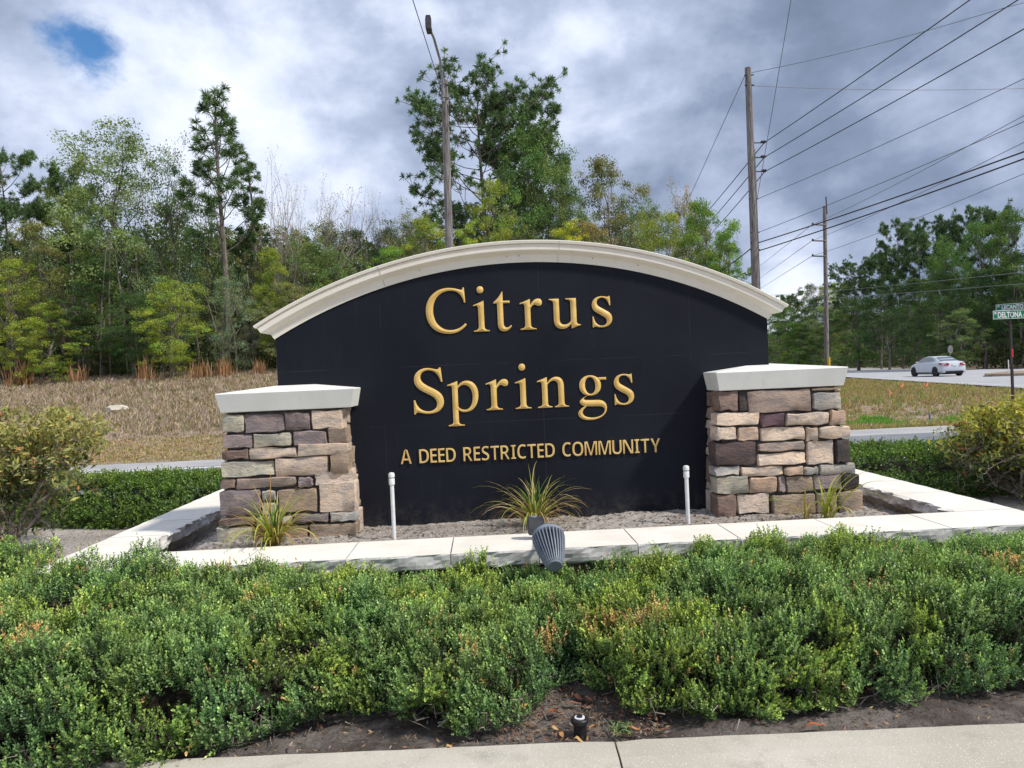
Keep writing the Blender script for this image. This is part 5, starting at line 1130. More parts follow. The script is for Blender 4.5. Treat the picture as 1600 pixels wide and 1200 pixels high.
T_RIGHT = [
 (1212, 478, 128, 60, 'leafy', 0, 'mid', 'small far tree just right of the arch end'),
 (1236, 452, 124, 60, 'pine', 2, 'needle', 'far pale topped pine right of the arch end'),
 (1268, 440, 120, 70, 'leafy', 5, 'olive', 'far olive tree left of the second utility pole'),
 (1246, 502, 112, 75, 'leafy', 4, 'bright', 'bright green low tree above the right pier'),
 (1300, 440, 116, 60, 'leafy', 2, 'yg', 'yellowish far tree just behind the second utility pole'),
 (1335, 402, 108, 90, 'pine', 0, 'needle', 'flat topped pine right of the second utility pole'),
 (1372, 392, 104, 60, 'pine', 1, 'needle', 'narrow pine between the flat topped pine and the tallest pair'),
 (1402, 345, 98, 62, 'pine', 1, 'needle', 'left one of the pair of tall dark pines on the right'),
 (1432, 348, 94, 60, 'pine', 2, 'needle', 'right one of the pair of tall dark pines on the right'),
 (1462, 340, 96, 60, 'pine', 1, 'needle', 'pine top rising above the green oaks right of the tall pair'),
 (1485, 332, 94, 60, 'pine', 2, 'needle', 'slightly higher pine top above the green oaks'),
 (1530, 320, 92, 55, 'pine', 1, 'needle', 'pine top showing above the large green oak'),
 (1562, 315, 90, 55, 'pine', 2, 'needle', 'highest pine top near the right edge'),
 (1478, 372, 84, 110, 'leafy', 0, 'rich', 'green oak left of the largest oak on the right'),
 (1530, 340, 80, 130, 'leafy', 5, 'rich', 'largest rich green oak on the right side'),
 (1592, 320, 76, 130, 'leafy', 1, 'rich', 'tall green oak cut by the right edge of the view'),
 (1650, 310, 74, 130, 'leafy', 0, 'mid', 'green oak mostly outside the right edge'),
 (1226, 472, 116, 95, 'leafy', 0, 'rich', 'full green tree filling the gap between the arch end and the second utility pole'),
 (1276, 462, 112, 95, 'leafy', 5, 'dark', 'dark full tree behind the second utility pole, left of the flat topped pine'),
 (1318, 436, 110, 90, 'leafy', 1, 'mid', 'mid green full tree just left of the flat topped pine'),
 (1292, 478, 106, 95, 'leafy', 2, 'mid', 'low green tree at the foot of the second utility pole'),
 (1338, 462, 100, 100, 'leafy', 4, 'rich', 'dark green rounded tree right of the second utility pole'),
 (1385, 440, 94, 100, 'leafy', 5, 'deep', 'deep green tree below the pair of tall pines'),
 (1432, 432, 88, 100, 'leafy', 1, 'dark', 'dark tree behind the white car, left part'),
 (1480, 425, 82, 110, 'leafy', 0, 'dark', 'dark tree directly behind the white car'),
 (1535, 420, 77, 120, 'leafy', 5, 'deep', 'dark tree left of the green street signs'),
 (1595, 425, 72, 120, 'leafy', 1, 'deep', 'dark tree behind the green street signs'),
 (1655, 420, 70, 120, 'leafy', 0, 'deep', 'dark tree past the right edge of the view'),
 (1500, 480, 74, 80, 'leafy', 4, 'mid', 'mid green low tree behind the round sign back'),
]
for t_ in T_RIGHT: tree(*t_[:7], t_[7], GR_)

def woods(name, fx, N, seed, sz, cols, label, kinds='stuff'):
    r = np.random.default_rng(seed); x, y, z = fx(r, N); c = np.stack([x, y, z], 1); a = unit(r.normal(size=(N, 3))); b = unit(np.cross(a, r.normal(size=(N, 3)))); L = r.uniform(sz*.5, sz, (N, 1)); Wd = L*r.uniform(.35, .6, (N, 1))
    V_ = np.stack([c-a*L, c-b*Wd, c+a*L, c+b*Wd], 1).reshape(-1, 3); cl = np.array(cols); k = np.clip(((vnoise(x, z*1.7+y*.3, .35, seed)+.5)*len(cl)+r.normal(size=N)*.5), 0, len(cl)-1).astype(int)
    cc = np.repeat(cl[k]*r.uniform(.6, 1.3, (N, 1)), 4, 0); o = link(name, mesh_np(name, V_, np.arange(N*4).reshape(-1, 4), M_leaf, cc)); tag(o, label, 'trees', None, 'stuff'); return o
def w_left(r, N):
    x = r.uniform(-48, 14.5, N); y = r.uniform(49, 60, N); hh = 9.2+3*vnoise(x, y*0, .12, 5)+2*vnoise(x, y*0, .5, 6); z = terrain(x, y)+hh*r.uniform(0, 1, N)**.85; return x, y, z
woods('distant_woods', w_left, 150000, 71, .22, [(.08, .12, .038), (.11, .16, .045), (.14, .20, .06), (.16, .17, .075)], 'dense wood filling the gaps behind the front trees on the left')
def w_far(r, N):
    x = r.uniform(-80, 12, N); y = r.uniform(62, 74, N); z = terrain(x, y)+(7+3*vnoise(x, y*0, .15, 25))*r.uniform(0, 1, N); return x, y, z
woods('distant_woods', w_far, 50000, 77, .5, [(.05, .08, .03), (.07, .10, .035)], 'deeper shaded wood seen only through gaps in the left wood')
def w_right(r, N):
    u = r.uniform(0, 1, N); s = 34+u*u*60+u*170; n = 24-12*np.clip((s_ := 34+u*u*60+u*170)-110, 0, 90)/90+r.uniform(0, 16, N)+(1-u)*4; x = 21.7+n*.9645+s*.264; y = 29.8-n*.264+s*.9645; hh = 11+3*vnoise(x+y, y*0, .1, 8); z = terrain(x, y)+hh*r.uniform(0, 1, N)**.9; return x, y, z
woods('distant_woods', w_right, 150000, 72, .32, [(.035, .06, .02), (.05, .085, .025), (.07, .11, .03), (.08, .10, .04)], 'dense dark wood filling the gaps behind the trees beyond the highway')
def u_left(r, N):
    x = r.uniform(-36, 11, N); y = r.uniform(40.5, 46, N); z = terrain(x, y)+(1.6+1.8*vnoise(x, y*0, .45, 9)+1.3*vnoise(x, y*0, 1.6, 10))*r.uniform(0, 1, N)**.7; return x, y, z
woods('undergrowth', u_left, 26000, 73, .12, [(.05, .06, .025), (.06, .085, .03), (.10, .13, .04), (.13, .11, .06)], 'shady undergrowth at the foot of the left wood')
m = MB(); rr = random.Random(8)
for k in range(170):                                  # thin grey stems standing in the wood edge
    x = rr.uniform(-34, 11); y = rr.uniform(39.6, 47); z = float(terrain(x, y)); h = rr.uniform(2, 8); l = rr.uniform(-.12, .12)
    m.tube([(x, y, z-.2), (x+l*h*.4, y, z+h*.5), (x+l*h+rr.uniform(-.3, .3), y, z+h)], [rr.uniform(.03, .07), .035, .015], 4, False)
    for q in range(3):
        zq = z+h*rr.uniform(.3, .9); m.tube([(x+l*h*.4, y, zq), (x+rr.uniform(-1, 1), y+rr.uniform(-.6, .6), zq+rr.uniform(.2, 1))], [.018, .007], 3, False)
o = m.build('saplings', M_bark); tag(o, 'thin grey saplings and stems along the foot of the left wood', 'saplings', None, 'stuff')
m = MB()
for k in range(150):
    u = rr.random(); s = 36+u*110; n = 19+rr.uniform(0, 14); x = 21.7+n*.9645+s*.264; y = 29.8-n*.264+s*.9645; z = float(terrain(x, y)); h = rr.uniform(4, 12)
    m.tube([(x, y, z-.2), (x+rr.uniform(-.3, .3), y, z+h*.5), (x+rr.uniform(-.6, .6), y, z+h)], [rr.uniform(.06, .16), .08, .03], 4, False)
o = m.build('slim_trunks', M_bark); tag(o, 'slim trunks standing in the dark wood beyond the highway', 'trunks', None, 'stuff')
def u_right(r, N):
    u = r.uniform(0, 1, N); s = 34+u*110; n = 15.8+r.uniform(0, 10, N)+(1-u)*1.5; x = 21.7+n*.9645+s*.264; y = 29.8-n*.264+s*.9645; z = terrain(x, y)+(2.4+2.0*vnoise(x+y, y*0, .3, 19))*r.uniform(0, 1, N)**.7; return x, y, z
woods('undergrowth', u_right, 22000, 74, .24, [(.03, .045, .018), (.04, .07, .02), (.07, .10, .03), (.09, .09, .045)], 'dark undergrowth along the far side of the highway')

# ------------------------------------------------------------------ grass on the field and verge
def tufts(name, x, y, h, cols, seed, label, nb=6, w=.010, z=None, spread=.9):
    r = np.random.default_rng(seed); N = len(x); z = terrain(x, y) if z is None else z
    az = r.uniform(0, 6.28, (N, nb)); ln_ = r.uniform(.15, spread, (N, nb)); hh = h[:, None]*r.uniform(.55, 1.1, (N, nb)); bx_ = x[:, None]+r.normal(size=(N, nb))*.05; by_ = y[:, None]+r.normal(size=(N, nb))*.05
    ww = w*(1+y[:, None]/30)*r.uniform(.7, 1.3, (N, nb)); dx = np.cos(az)*ln_*hh; dy = np.sin(az)*ln_*hh; sxx = -np.sin(az)*ww; syy = np.cos(az)*ww; zb = np.broadcast_to(z[:, None]-.02, bx_.shape)
    v0 = np.stack([bx_-sxx, by_-syy, zb], -1); v1 = np.stack([bx_+sxx, by_+syy, zb], -1); v2 = np.stack([bx_+dx*.5+sxx*.7, by_+dy*.5+syy*.7, zb+hh*.65], -1); v3 = np.stack([bx_+dx, by_+dy, zb+hh], -1)
    V_ = np.stack([v0, v1, v2, v3], 2).reshape(-1, 3); cl = np.array(cols); k = r.integers(0, len(cl), N) if cols is not None and cl.ndim == 2 else None
    cc = cl[k] if k is not None else cl; cc = np.repeat(cc[:, None]*r.uniform(.75, 1.25, (N, nb, 1)), 1, 1).reshape(-1, 3)
    o = link(name, mesh_np(name, V_, np.arange(N*nb*4).reshape(-1, 4), M_grass, np.clip(np.repeat(cc, 4, 0), 0, 1))); tag(o, label, None, None, 'stuff'); return o
r_ = np.random.default_rng(90)
def field_pts(N, x0, x1, y0, y1, ybias=1.6):
    v = r_.random(N)**ybias; y = y0+(y1-y0)*v; x = r_.uniform(x0, x1, N)*(y/y1)**.0; return x, y
x, y = field_pts(42000, -30, 13, 17.3, 41, 1.2); k = (x > -0.78*y+0.5-4) & (x < 0.33*y); x, y = x[k], y[k]
tall = sstep(20.2, 23.0, y+1.5*vnoise(x, y, .4, 31)); mixn = vnoise(x, y, .5, 32)[:, None]
cnear = np.array([(.50, .38, .22)]); cfar = np.array([(.45, .335, .285)]); cpale = np.array([(.56, .48, .37)]); cgr = np.array([(.20, .21, .075)])
cc = cnear*(1-tall[:, None])+cfar*tall[:, None]; q = sstep(.05, .3, mixn); cc = cc*(1-q)+cpale*q; q = sstep(.22, .38, vnoise(x, y, .7, 33)[:, None]+.2*(1-tall[:, None])); cc = cc*(1-q)+cgr*q
tufts('dry_grass', x, y, 0.04+.19*tall*r_.uniform(.5, 1.3, len(x)), cc, 1, 'brown mauve dry grass covering the sloping field on the left', 6)
x, y = field_pts(42000, 2, 38, 17.3, 60, 1.5); k = (hw_off(x, y) < -0.15) & (x > .3*y-1) & (x < .80*y); x, y = x[k], y[k]
gn = vnoise(x, y, .45, 34)+.6*vnoise(x, y, 1.4, 35); gq = sstep(-.1, .2, gn)[:, None]*(1-sstep(28, 33, y))[:, None]*sstep(18.6, 20, y)[:, None]
cc = np.array([(.46, .36, .18)])*(1-.0)+0*gq; br = sstep(-.1, .3, vnoise(x, y, .8, 36))[:, None]; cc = cc*(1-br)+np.array([(.36, .26, .17)])*br; near = 1-sstep(18.0, 19.4, y)[:, None]; cc = cc*(1-near)+np.array([(.40, .27, .13)])*near; edge = 1-sstep(17.2, 17.9, y)[:, None]; cc = cc*(1-edge*.6)+np.array([(.25, .27, .09)])*edge*.6; cc = cc*(1-gq)+np.array([(.24, .36, .09)])*gq
tufts('verge_grass', x, y, .06+.10*r_.random(len(x))+.10*sstep(24, 28, y)*r_.random(len(x)), cc, 2, 'patchy green and brown grass on the verge between the road and the highway', 6)
x, y = field_pts(16000, -18, 14.5, 17.18, 21.5, 1.0); k = (x > -.78*y-3) & (x < .78*y) & ((x < -1) | (x > 4)); x, y = x[k], y[k]; q = sstep(-.05, .25, vnoise(x, y, .6, 51)+.5*vnoise(x, y, 2.2, 52))[:, None]
cc = np.array([(.50, .37, .20)])*(1-q)+np.array([(.30, .31, .11)])*q; q = sstep(.1, .4, vnoise(x, y, 1.1, 53))[:, None]; cc = cc*(1-q)+np.array([(.42, .25, .13)])*q
tufts('mown_grass', x, y, .035+.06*r_.random(len(x)), cc, 8, 'short patchy yellow brown grass beside the road shoulder', 6)
for (px, py, Y_, n_, s_) in ((1515, 632, 22, 160, .5), (1372, 632, 21.5, 120, .45), (1366, 625, 23, 100, .35), (1395, 640, 20.5, 140, .7), (1345, 637, 21, 120, .5)):
    p = at(px, py, Y_); xx = p.x+r_.normal(size=n_)*s_*.6; yy = Y_+r_.normal(size=n_)*s_*.5
    tufts('grass_patch', xx, yy, .18+.12*r_.random(n_), [(.16, .33, .06), (.22, .40, .08)], 5+n_, 'bright green grass patch on the verge', 7)
BRm = [(.50, .28, .14), (.52, .33, .19), (.40, .24, .14)]
for i, (px, py, sc_, lb) in enumerate(((31, 588, 1.2, 'orange brown broomsedge clump at the wood edge nearest the left border'), (120, 592, .9, 'small broomsedge clump at the wood edge below a dark gap'), (228, 590, 1.2, 'broad orange broomsedge clump below the bright yellow green bushy tree'), (306, 588, .9, 'short broomsedge clump below the gap right of the bright tree'), (320, 588, .9, 'broomsedge clump close to the short one on its right'), (350, 583, 1.1, 'loose orange broomsedge clump below the silvery small tree'), (408, 578, .9, 'broomsedge clump beside the left edge of the black wall'))):
    Y_ = 38.2; p = at(px, py, Y_); n_ = int(17*sc_); xx = p.x+r_.normal(size=n_)*.22*sc_; yy = Y_+r_.normal(size=n_)*.2
    o = tufts('broomsedge', xx, yy, (.5+.75*r_.random(n_))*sc_, BRm, 30+i, lb, 6, .008, spread=.3); tag(o, lb, 'grass clump', 'orange grass clumps at the wood edge'); del o['kind']
def rock(px, py, Y_, s_, lb):
    p = at(px, py, Y_); r = random.Random(px); bm = bmesh.new(); bmesh.ops.create_icosphere(bm, subdivisions=2, radius=1)
    for v in bm.verts: v.co *= 1+r.uniform(-.16, .16); v.co.x *= s_[0]; v.co.y *= s_[1]; v.co.z *= s_[2]
    me = bpy.data.meshes.new('rock'); bm.to_mesh(me); bm.free(); me.materials.append(M_limerock); zt = float(terrain(p.x, Y_)); o = link('rock', me, None, (p.x, Y_, zt+s_[2]*.6)); tag(o, lb, 'rock')
rock(181, 634, 27.6, (.40, .3, .17), 'pale limestone rock in the dry field left of the pier, larger one')
rock(103, 651, 24.0, (.30, .25, .10), 'small flat pale rock in the dry field above the leggy shrub')
rock(1333, 659, 19.5, (.14, .1, .05), 'small white stone on the verge right of the tan pier')

# ------------------------------------------------------------------ poles, lamp, cables
lp0 = at(702, 384, 20); lp1 = at(694.5, 128, 20); dirp = (lp1-lp0)/(lp1.z-lp0.z); zb = float(terrain(lp0.x, 20)); lb = lp0+dirp*(zb-0.3-lp0.z)
lamp = empty('street_lamp', (lb.x, 20, zb)); tag(lamp, 'weathered wooden pole with long metal arm and street lamp head behind the arch', 'street lamp')
m = MB(); m.tube([lb, lp0, lp1], [.125, .105, .088], 16); local(m.build('pole', M_pole, None, True), lamp)
hd = at(671, 44, 18.3); a1 = at(688, 95, 19.6)
m = MB(); m.tube([lp1-Vector((.04, .10, .55)), lp1-Vector((.045, .12, .0)), a1, at(678, 60, 18.9), hd], [.035, .035, .033, .031, .03], 10); local(m.build('arm', M_metal, None, True), lamp)
m = MB(); 
for dz in (.1, .45): m.tube([lp1-Vector((.12, .02, dz)), lp1-Vector((.06, .13, dz)), lp1-Vector((-.05, .12, dz)), lp1-Vector((-.10, .02, dz))], .014, 6)
local(m.build('bracket', M_darkmetal, None, True), lamp)
ht = at(668, 30, 17.9); dx_ = (ht-hd).normalized(); Mh = Matrix.Translation(hd) @ dx_.to_track_quat('Z', 'X').to_matrix().to_4x4()
m = MB(); m.box(-.17, .17, -.06, .06, .02, .30, Mh); m.box(-.05, .05, -.04, .04, -.10, .03, Mh)
local(m.build('lamp_head', M_darkmetal, None, True, bevel=.015), lamp)
m = MB(); m.box(-.11, .11, .0602, .0715, .06, .26, Mh); m.box(-.11, .11, -.0715, -.0602, .06, .26, Mh); local(m.build('lens', M_glass, None, True), lamp)
m = MB(); m.lathe([(.03, 0), (.03, .07)], 10, Matrix.Translation(hd+dx_*.24+Vector((0, 0, .07)))); local(m.build('photocell', M_metal, None, True), lamp)
m = MB(); pc = lp1-Vector((.0, .12, 1.1))
m.tube([pc+Vector((-.06, 0, .3)), pc+Vector((-.10, -.02, 0)), pc+Vector((.02, 0, -.25)), pc+Vector((.09, .02, .1)), pc+Vector((.06, .05, .5))], .010, 6); local(m.build('cable_loop', M_wire, None, True), lamp)

p0 = at(1181, 442, 26); p1 = at(1168.5, 106, 26); dirp = (p1-p0)/(p1.z-p0.z); zb = float(terrain(p0.x, 26)); b0 = p0+dirp*(zb-.3-p0.z)
up = empty('utility_pole', (b0.x, 26, zb)); tag(up, 'tall weathered utility pole with stacked cables right of the arch', 'utility pole')
m = MB(); m.tube([b0, p0, p1], [.17, .145, .105], 18); local(m.build('pole', M_pole, None, True), up)
def pole_pt(z): return p0+dirp*(z-p0.z)
INS = []
for i, (px, py) in enumerate(((1194, 223), (1194, 246), (1195, 268))):
    q = at(px, py, 25.9); s = pole_pt(q.z+.03); m = MB(); m.tube([s+Vector((.08, -.02, 0)), q], [.022, .018], 8); local(m.build('insulator_arm', M_darkmetal, None, True), up)
    m = MB(); Mi = Matrix.Translation(q+Vector((-.12, 0, .03))) @ Matrix.Rotation(math.pi/2, 4, 'Y'); m.lathe([(.02, 0), (.055, .02), (.03, .05), (.06, .08), (.03, .11), (.06, .14), (.035, .17), (.02, .20)], 12, Mi); local(m.build('insulator', M_darkmetal, None, True), up); INS.append(q)
m = MB()
for z_ in (11.55, 11.2, 7.3, 6.15, 5.8, 5.55): q = pole_pt(z_); m.tube([q+Vector((-.15, -.06, 0)), q+Vector((.17, -.06, 0))], .022, 6)
local(m.build('bolts', M_darkmetal, None, True), up)
m = MB(); m.tube([pole_pt(z_)+Vector((.10, -.115, 0)) for z_ in (1, 3, 5, 7, 9)], .011, 5); local(m.build('ground_wire', M_wiregrey), up)

q0 = at(1292, 566, 55); q1 = at(1288.5, 322, 55); dq = (q1-q0)/(q1.z-q0.z); zb2 = float(terrain(q0.x, 55)); qb = q0+dq*(zb2-.3-q0.z)
up2 = empty('utility_pole', (qb.x, 55, zb2)); tag(up2, 'second, farther utility pole with three short side arms and metal top pin', 'utility pole')
m = MB(); m.tube([qb, q0, q1], [.19, .17, .13], 14); local(m.build('pole', M_pole, None, True), up2)
m = MB(); m.tube([q1-Vector((-.1, .1, .6)), at(1288.5, 308, 55)+Vector((.05, -.1, 0))], .045, 6); local(m.build('top_pin', M_darkmetal), up2)
ARM = []
for py in (352, 377, 401):
    a = at(1288, py, 55); b = at(1269, py-1, 54.6); m = MB(); m.tube([a+Vector((0, -.15, 0)), b], [.06, .05], 8); local(m.build('side_arm', M_darkmetal, None, True), up2)
    m = MB(); m.lathe([(.07, 0), (.09, .06), (.05, .16)], 8, Matrix.Translation(b+Vector((.05, 0, -.02)))); local(m.build('insulator', M_darkmetal), up2); ARM.append(b)
m = MB(); yb_ = at(1295, 566, 54.4); m.tube([yb_+Vector((0, 0, -1.4)), yb_+Vector((0, 0, .35))], .10, 10); local(m.build('guy_guard', M_yellow), up2)

def cable(p, q, sag, rad, mat, label, ext=0.0, group='overhead cables'):
    p = Vector(p); q = Vector(q); q2 = q+(q-p)*ext; n = 16; pts = []
    for i in range(n+1):
        t_ = i/n; v = p.lerp(q2, t_); v.z -= sag*4*t_*(1-t_) if ext == 0 else sag*4*t_*(1/(1+ext)-t_) if t_ < 1/(1+ext) else 0.0; pts.append(v)
    m = MB(); m.tube(pts, rad, 5); o = m.build('overhead_cable', mat); tag(o, label, 'cable', group)
cable(INS[0], at(1515, 0, 16.6), .10, .014, M_wire, 'upper of the three thick parallel cables rising to the upper right', .8)
cable(INS[1], at(1590, 0, 15.6), .10, .014, M_wire, 'middle of the three thick parallel cables rising to the upper right', .8)
cable(INS[2], at(1600, 45, 15.9), .12, .014, M_wire, 'lower of the three thick parallel cables rising to the upper right', .8)
for i, (pa, lb) in enumerate((((1100, 337), 'upper'), ((1110, 346), 'middle'), ((1122, 353), 'lower'))): cable(INS[i], at(*pa, 40), .05, .017, M_wire, lb+' of three cables running down behind the bright green tree from the insulators', .4)
cable(pole_pt(11.65)+Vector((.12, 0, 0)), at(1570, 12, 21.8), .30, .010, M_wiregrey, 'thin cable from the very top of the tall pole up to the right', .6)
cable(pole_pt(11.2)+Vector((.12, 0, 0)), at(1600, 138, 27), .22, .009, M_wiregrey, 'thin nearly level cable near the top of the tall pole', .5)
cable(pole_pt(7.25)+Vector((.14, 0, 0)), at(1236, 0, 18.5), .05, .009, M_wiregrey, 'thin cable climbing steeply from the tall pole to the top edge', .6)
cable(pole_pt(7.30)+Vector((.14, 0, 0)), at(1600, 123, 17.4), .16, .010, M_wiregrey, 'single grey cable from the middle of the tall pole to the right', .6)
cable(pole_pt(6.15)+Vector((.14, 0, 0)), at(1600, 190, 17.4), .14, .010, M_wiregrey, 'grey cable just above the thick dark pair', .6)
cable(pole_pt(5.80)+Vector((.14, 0, 0)), at(1600, 237, 17.0), .12, .019, M_wire, 'upper of the pair of thick dark cables', .6)
cable(pole_pt(5.52)+Vector((.14, 0, 0)), at(1600, 248, 16.6), .12, .019, M_wire, 'lower of the pair of thick dark cables', .6)
cable(pole_pt(5.60)+Vector((-.14, 0, 0)), at(1120, 428, 34), .05, .02, M_wire, 'thick dark cable going down left from the tall pole behind the tree', .3)
cable(pole_pt(11.55)+Vector((-.12, 0, 0)), at(1087, 287, 36), .0, .012, M_wiregrey, 'thin guy cable slanting down left from the top of the tall pole', .3)
for i, (pa, pb, lb) in enumerate((((1202, 404), (1600, 180), 'upper'), ((1202, 424), (1600, 222), 'middle'), ((1202, 442), (1600, 271), 'lower'))):
    cable(ARM[i], at(*pa, 95), .0, .022, M_wiregrey, lb+' cable from the second pole running away to the left', 1.2); cable(ARM[i], at(*pb, 28), .35, .014, M_wiregrey, lb+' cable from the second pole rising to the right', .5)
cable(at(1190, 462, 90), at(1600, 425, 42), .25, .018, M_wiregrey, 'upper of two low cables crossing in front of the dark trees', .3)
cable(at(1190, 470, 90), at(1600, 443, 42), .25, .018, M_wiregrey, 'lower of two low cables crossing in front of the dark trees', .3)
cable(lp1-Vector((.05, .08, .35)), at(645, 0, 14), .03, .009, M_wire, 'thin cable from the street lamp pole up to the top edge', 1.2)

# ------------------------------------------------------------------ signs and flags
sb = at(1583, 631, 24); st_ = at(1577.5, 476, 24); zb3 = float(terrain(sb.x, 24)); ss_ = empty('street_sign', (sb.x, 24, zb3)); tag(ss_, 'green street name signs DELTONA and LECANTO crossed on a dark post with red tape', 'street sign')
m = MB(); m.tube([Vector((sb.x, 24, zb3-.2)), (sb+st_)/2, st_], .045, 4); local(m.build('post', M_post), ss_)
tpz = at(1581, 553, 24); m = MB(); m.tube([tpz-Vector((0, 0.0, .10)), tpz+Vector((0, 0.0, .16))], .050, 4); local(m.build('red_tape', M_red), ss_)
def blade(cx_, cz, L, h, yaw_, body, tsize, sub, subsize, pre, Yb):
    pt = Vector((cx_, Yb, cz)); M_ = Matrix.Translation(pt) @ Matrix.Rotation(yaw_, 4, 'Z')
    m = MB(); m.box(-L/2, L/2, -.004, .004, -h/2, h/2, M_); local(m.build('sign_blade', M_green), ss_)
    m = MB(); b_ = .014
    for (xa, xb, za, zc_) in ((-L/2, L/2, -h/2, -h/2+b_), (-L/2, L/2, h/2-b_, h/2), (-L/2, -L/2+b_, -h/2+b_, h/2-b_), (L/2-b_, L/2, -h/2+b_, h/2-b_)): m.box(xa, xb, -.0062, -.0042, za, zc_, M_)
    local(m.build('border', M_signwhite), ss_)
    def word(t, size, x, z, sx_=.72):
        me = txt_mesh(t, size, .001, 0, M_signwhite, .006); lo, hi = bounds(me); me.transform(M_ @ Matrix.Translation((x, -.0075, z)) @ ROT @ Matrix.Diagonal((sx_, 1, 1, 1)) @ Matrix.Translation((-lo[0], 0, 0))); local(link('lettering', me), ss_); return (hi[0]-lo[0])*sx_
    x = -L/2+.05; word(pre, tsize*.45, x, h*.08); x += .11; w_ = word(body, tsize, x, -h*.33, .74); word(sub, subsize, x+w_+.05, -h*.33)
dl = at(1550, 494, 23.9); dr = at(1612, 488, 23.9); blade((dl.x+dr.x)/2+.05, (dl.z+dr.z)/2-.005, 1.42, .27, math.radians(4), 'DELTONA', .25, 'BLVD', .11, 'N', 23.9)
cl_ = at(1577.5, 481, 24.0); blade(cl_.x, cl_.z+.03, .84, .20, math.radians(-38), 'LECANTO', .175, 'HWY', .07, 'N', 23.92)

sp = at(1485, 546, 66); zb4 = float(terrain(sp.x, 66)); sg = empty('traffic_sign', (sp.x, 66, zb4)); tag(sg, 'pale back of a round looking traffic sign on a thin post behind the white car', 'traffic sign')
m = MB(); m.tube([(sp.x, 66.06, zb4-.2), (sp.x, 66.06, sp.z+.2)], .03, 6); local(m.build('post', M_metal), sg)
m = MB(); Mo = Matrix.Translation((sp.x, 66, sp.z)) @ Matrix.Rotation(math.radians(26), 4, 'Z') @ Matrix.Rotation(math.pi/2, 4, 'X') @ Matrix.Rotation(math.pi/8, 4, 'Z'); m.lathe([(.38, -.01), (.38, .01)], 8, Mo); local(m.build('sign_plate', M_metal), sg)
m = MB(); m.box(-.012, .012, -.03, -.012, -.22, .22, Matrix.Translation((sp.x, 66, sp.z)) @ Matrix.Rotation(math.radians(26), 4, 'Z')); local(m.build('brace', M_metal), sg)
def flag(px, pt, pb, Y_, lb, lean=0.0):
    t_ = at(px, pt, Y_); g_ = float(terrain(t_.x, Y_)); root = empty('survey_flag', (t_.x, Y_, g_)); tag(root, lb, 'flag', 'orange survey flags on the verge'); m = MB(); h = max(.35, t_.z-g_); m.tube([(0, 0, -.1), (lean*.5, 0, h*.5), (lean, 0, h)], .008, 5); m.build('stake', M_twig, root)
    vs = []; fs = []; n = 5; s0 = .22
    for j in range(n+1):
        u = j/n; cx_ = lean+.02+u*.10*(1 if lean <= 0 else -1)+.02*math.sin(u*5); cz_ = h-u*s0; w_ = .038*(1-.3*u); vs += [(cx_-w_, .02*math.sin(u*6), cz_), (cx_+w_, .03*math.cos(u*5), cz_-.02)]
    for j in range(n): fs.append((2*j, 2*j+1, 2*j+3, 2*j+2))
    m = MB(); m.add(vs, fs); m.build('ribbon', M_orange, root)
flag(1388, 609, 630, 26.5, 'orange ribbon on a stake on the verge, nearest the right pier')
flag(1409, 598, 616, 29, 'orange ribbon on the verge, middle one of three', .02)
flag(1444, 597, 610, 29.4, 'leaning orange ribbon on the verge below the white car', .12)
bp_ = at(1452, 637, 23.5); g_ = float(terrain(bp_.x, 23.5)); m = MB(); m.lathe([(.03, -.1), (.03, .24), (.02, .26)], 8, Matrix.Translation((bp_.x, 23.5, g_))); o = m.build('marker_stake', M_blue, None, True); tag(o, 'short blue marker stake in the green verge left of the bright grass patch', 'marker')
wp = at(1576, 578, 47); m = MB(); m.lathe([(.03, 0), (.03, .9), (.01, .92)], 6, Matrix.Translation((wp.x, 47, .3))); o = m.build('delineator_post', M_signwhite); tag(o, 'thin white post on the traffic island left of the street sign post', 'post')

